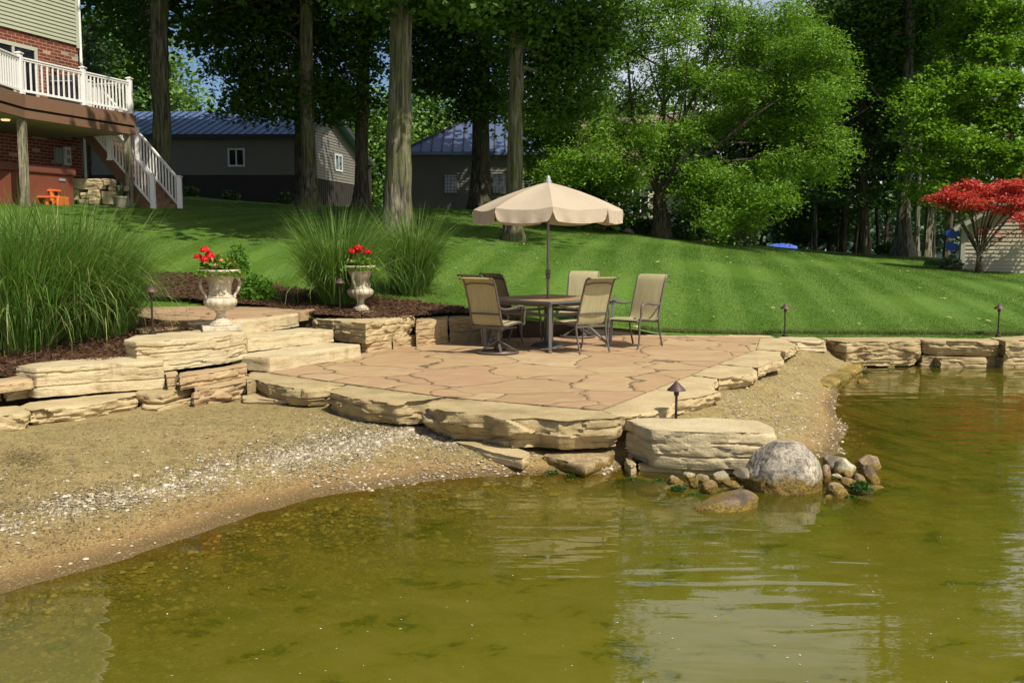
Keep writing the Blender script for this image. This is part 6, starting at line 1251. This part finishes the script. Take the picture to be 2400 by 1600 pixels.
# ---------------------------------------------------------------- ornamental grasses
def grass(label, x, y, z, rb, h, n, seed, out=.5, lean=0.0):
    rs = np.random.default_rng(seed); o = thing('ornamental_grass', label, 'grass clump', (x, y, z), 0, 'ornamental grass clumps')
    SEG = 9; a = rs.uniform(0, 2*np.pi, n); r0 = rb * np.sqrt(rs.random(n)); L = h * rs.uniform(.6, 1.3, n)
    th = np.abs(rs.normal(0, .22, n)) + .30 * r0 / rb * out; bend = rs.gamma(2.0, .55, n) * (.7 + out) ; a2 = a + rs.normal(0, .5, n)
    p = np.stack([r0*np.cos(a), r0*np.sin(a), np.full(n, -.03)], 1); w0 = rs.uniform(.003, .0075, n); rows = []
    side = np.stack([-np.sin(a2), np.cos(a2), np.zeros(n)], 1); tw = rs.uniform(-1, 1, n)[:, None]; side = side + np.stack([np.cos(a2), np.sin(a2), np.zeros(n)], 1) * tw; side /= np.linalg.norm(side, axis=1)[:, None]
    for s in range(SEG + 1):
        t = s / SEG; w = w0 * (1 - t ** 2.2) + .0005; rows.append(np.stack([p - side * w[:, None], p + side * w[:, None]], 1))
        ang = th + bend * t ** 1.8; st = (L / SEG)[:, None]
        p = p + st * np.stack([np.sin(ang) * np.cos(a2) + lean * t * .3, np.sin(ang) * np.sin(a2), np.cos(ang)], 1)
    V = np.stack(rows, 1).reshape(n, -1, 3); m = V.shape[1]; f = np.array([(2*s, 2*s+1, 2*s+3, 2*s+2) for s in range(SEG)])
    Fc = (f[None] + (np.arange(n) * m)[:, None, None]).reshape(-1, 4); vv = np.repeat(rs.random(n), m)
    np_mesh('blades', V.reshape(-1, 3), Fc, M_BLADE, o, {'v': vv}, False, off=False)
    k = 160; a = rs.uniform(0, 6.28, k); r = rb * np.sqrt(rs.random(k)) * 1.05; mb = MB()
    for i in range(k): q = (r[i]*math.cos(a[i]), r[i]*math.sin(a[i])); mb.tube([(q[0], q[1], -.04), (q[0]*1.08, q[1]*1.08, rs.uniform(.12, .32))], [.004, .002], 4, False)
    mb.obj('dry_stems', simple('straw', (.30, .24, .09), .8, .3, 9), o, None, 0, False); return o
for lab, px, py, z, rb, h, n, sd, out in [('tall ornamental grass clump at the left edge of the photo', 40, 822, .27, .42, 1.62, 3600, 1, .55), ('tall ornamental grass clump in the middle of the left bed', 165, 800, .32, .40, 1.60, 3600, 2, .6), ('ornamental grass clump leaning towards the left path light', 245, 792, .36, .27, 1.15, 2200, 3, .38), ('tall grass clump mostly outside the left edge', -110, 815, .28, .4, 1.6, 2600, 4, .5),
      ('airy grass clump left of the thick trunk, behind the right urn', 795, 722, .5, .25, 1.48, 2400, 5, .55), ('airy grass clump at the foot of the thick trunk', 965, 708, .5, .23, 1.40, 2200, 6, .5)]:
    c = P(px, py, z); c[2] = land(c[0], c[1]); grass(lab, c[0], c[1], c[2], rb, h, n, sd, out)

# ---------------------------------------------------------------- lawn blades and fallen bits
def blades(name, xy, h, w, m, lab, lift=0.0):
    n = len(xy); z = land(xy[:, 0], xy[:, 1]) + lift; a = rng.uniform(0, 2*np.pi, n); ln = rng.uniform(.1, .8, n) * h
    b = np.stack([np.cos(a), np.sin(a), np.zeros(n)], 1) * w[:, None]; q = rng.uniform(0, 2*np.pi, n); p = np.column_stack([xy, z])
    tip = p + np.stack([np.cos(q) * ln, np.sin(q) * ln, h], 1)
    V = np.stack([p - b, p + b, tip], 1).reshape(-1, 3); return tag(np_mesh(name, V, np.arange(n*3).reshape(n, 3), m, None, {'v': np.repeat(rng.random(n) ** 1.5 * .93 + (rng.random(n) > .97) * .07, 3)}), lab, None, None, 'stuff')
n = 620000; d = 16.3 + 24 * rng.random(n) ** 1.5; u = rng.uniform(-1350, 1700, n) / 2333; xy = np.stack([u * d, d], 1)
ok = (d > wall_y(xy[:, 0]) + .12) & ~inside(xy[:, 0], xy[:, 1], np.array(PATH)) & ~inside(xy[:, 0], xy[:, 1], np.array(MULCH_R)) & ~inside(xy[:, 0], xy[:, 1], np.array(MULCH_L))
ok &= ~((xy[:, 0] > 2.2) & (xy[:, 0] < 4.4) & (d < 16.98 - (xy[:, 0] - 2.2) * .11)); xy = xy[ok]
dd = xy[:, 1]; blades('lawn_grass', xy, rng.uniform(.014, .032, len(xy)) * (dd / 18) ** .5, .003 * (dd / 17), M_LAWNBLADE, 'short mown grass of the lawn')
n = 15000; x = rng.uniform(2.2, 9.4, n); y = np.where(x < 4.4, 16.98 - (x - 2.2) * .11, wall_y(x) + .45) + np.abs(rng.normal(0, .10, n)); blades('edge_grass', np.stack([x, y], 1), rng.uniform(.04, .09, n), np.full(n, .004), leafmat('edge_blade', (.06, .12, .015), (.18, .20, .06), .2, (.32, .27, .12)), 'longer pale grass along the stone edge')
n = 260; d = rng.uniform(17, 34, n); u = rng.uniform(-300, 1200, n) / 2333; q = np.stack([u * d, d], 1)
scatter('fallen_leaves', np.column_stack([q, land(q[:, 0], q[:, 1]) + .05]), .07, .6, leafmat('fallen_leaf', (.25, .28, .08), (.45, .42, .25), 0.0), 'small pale fallen leaves on the lawn', .3)
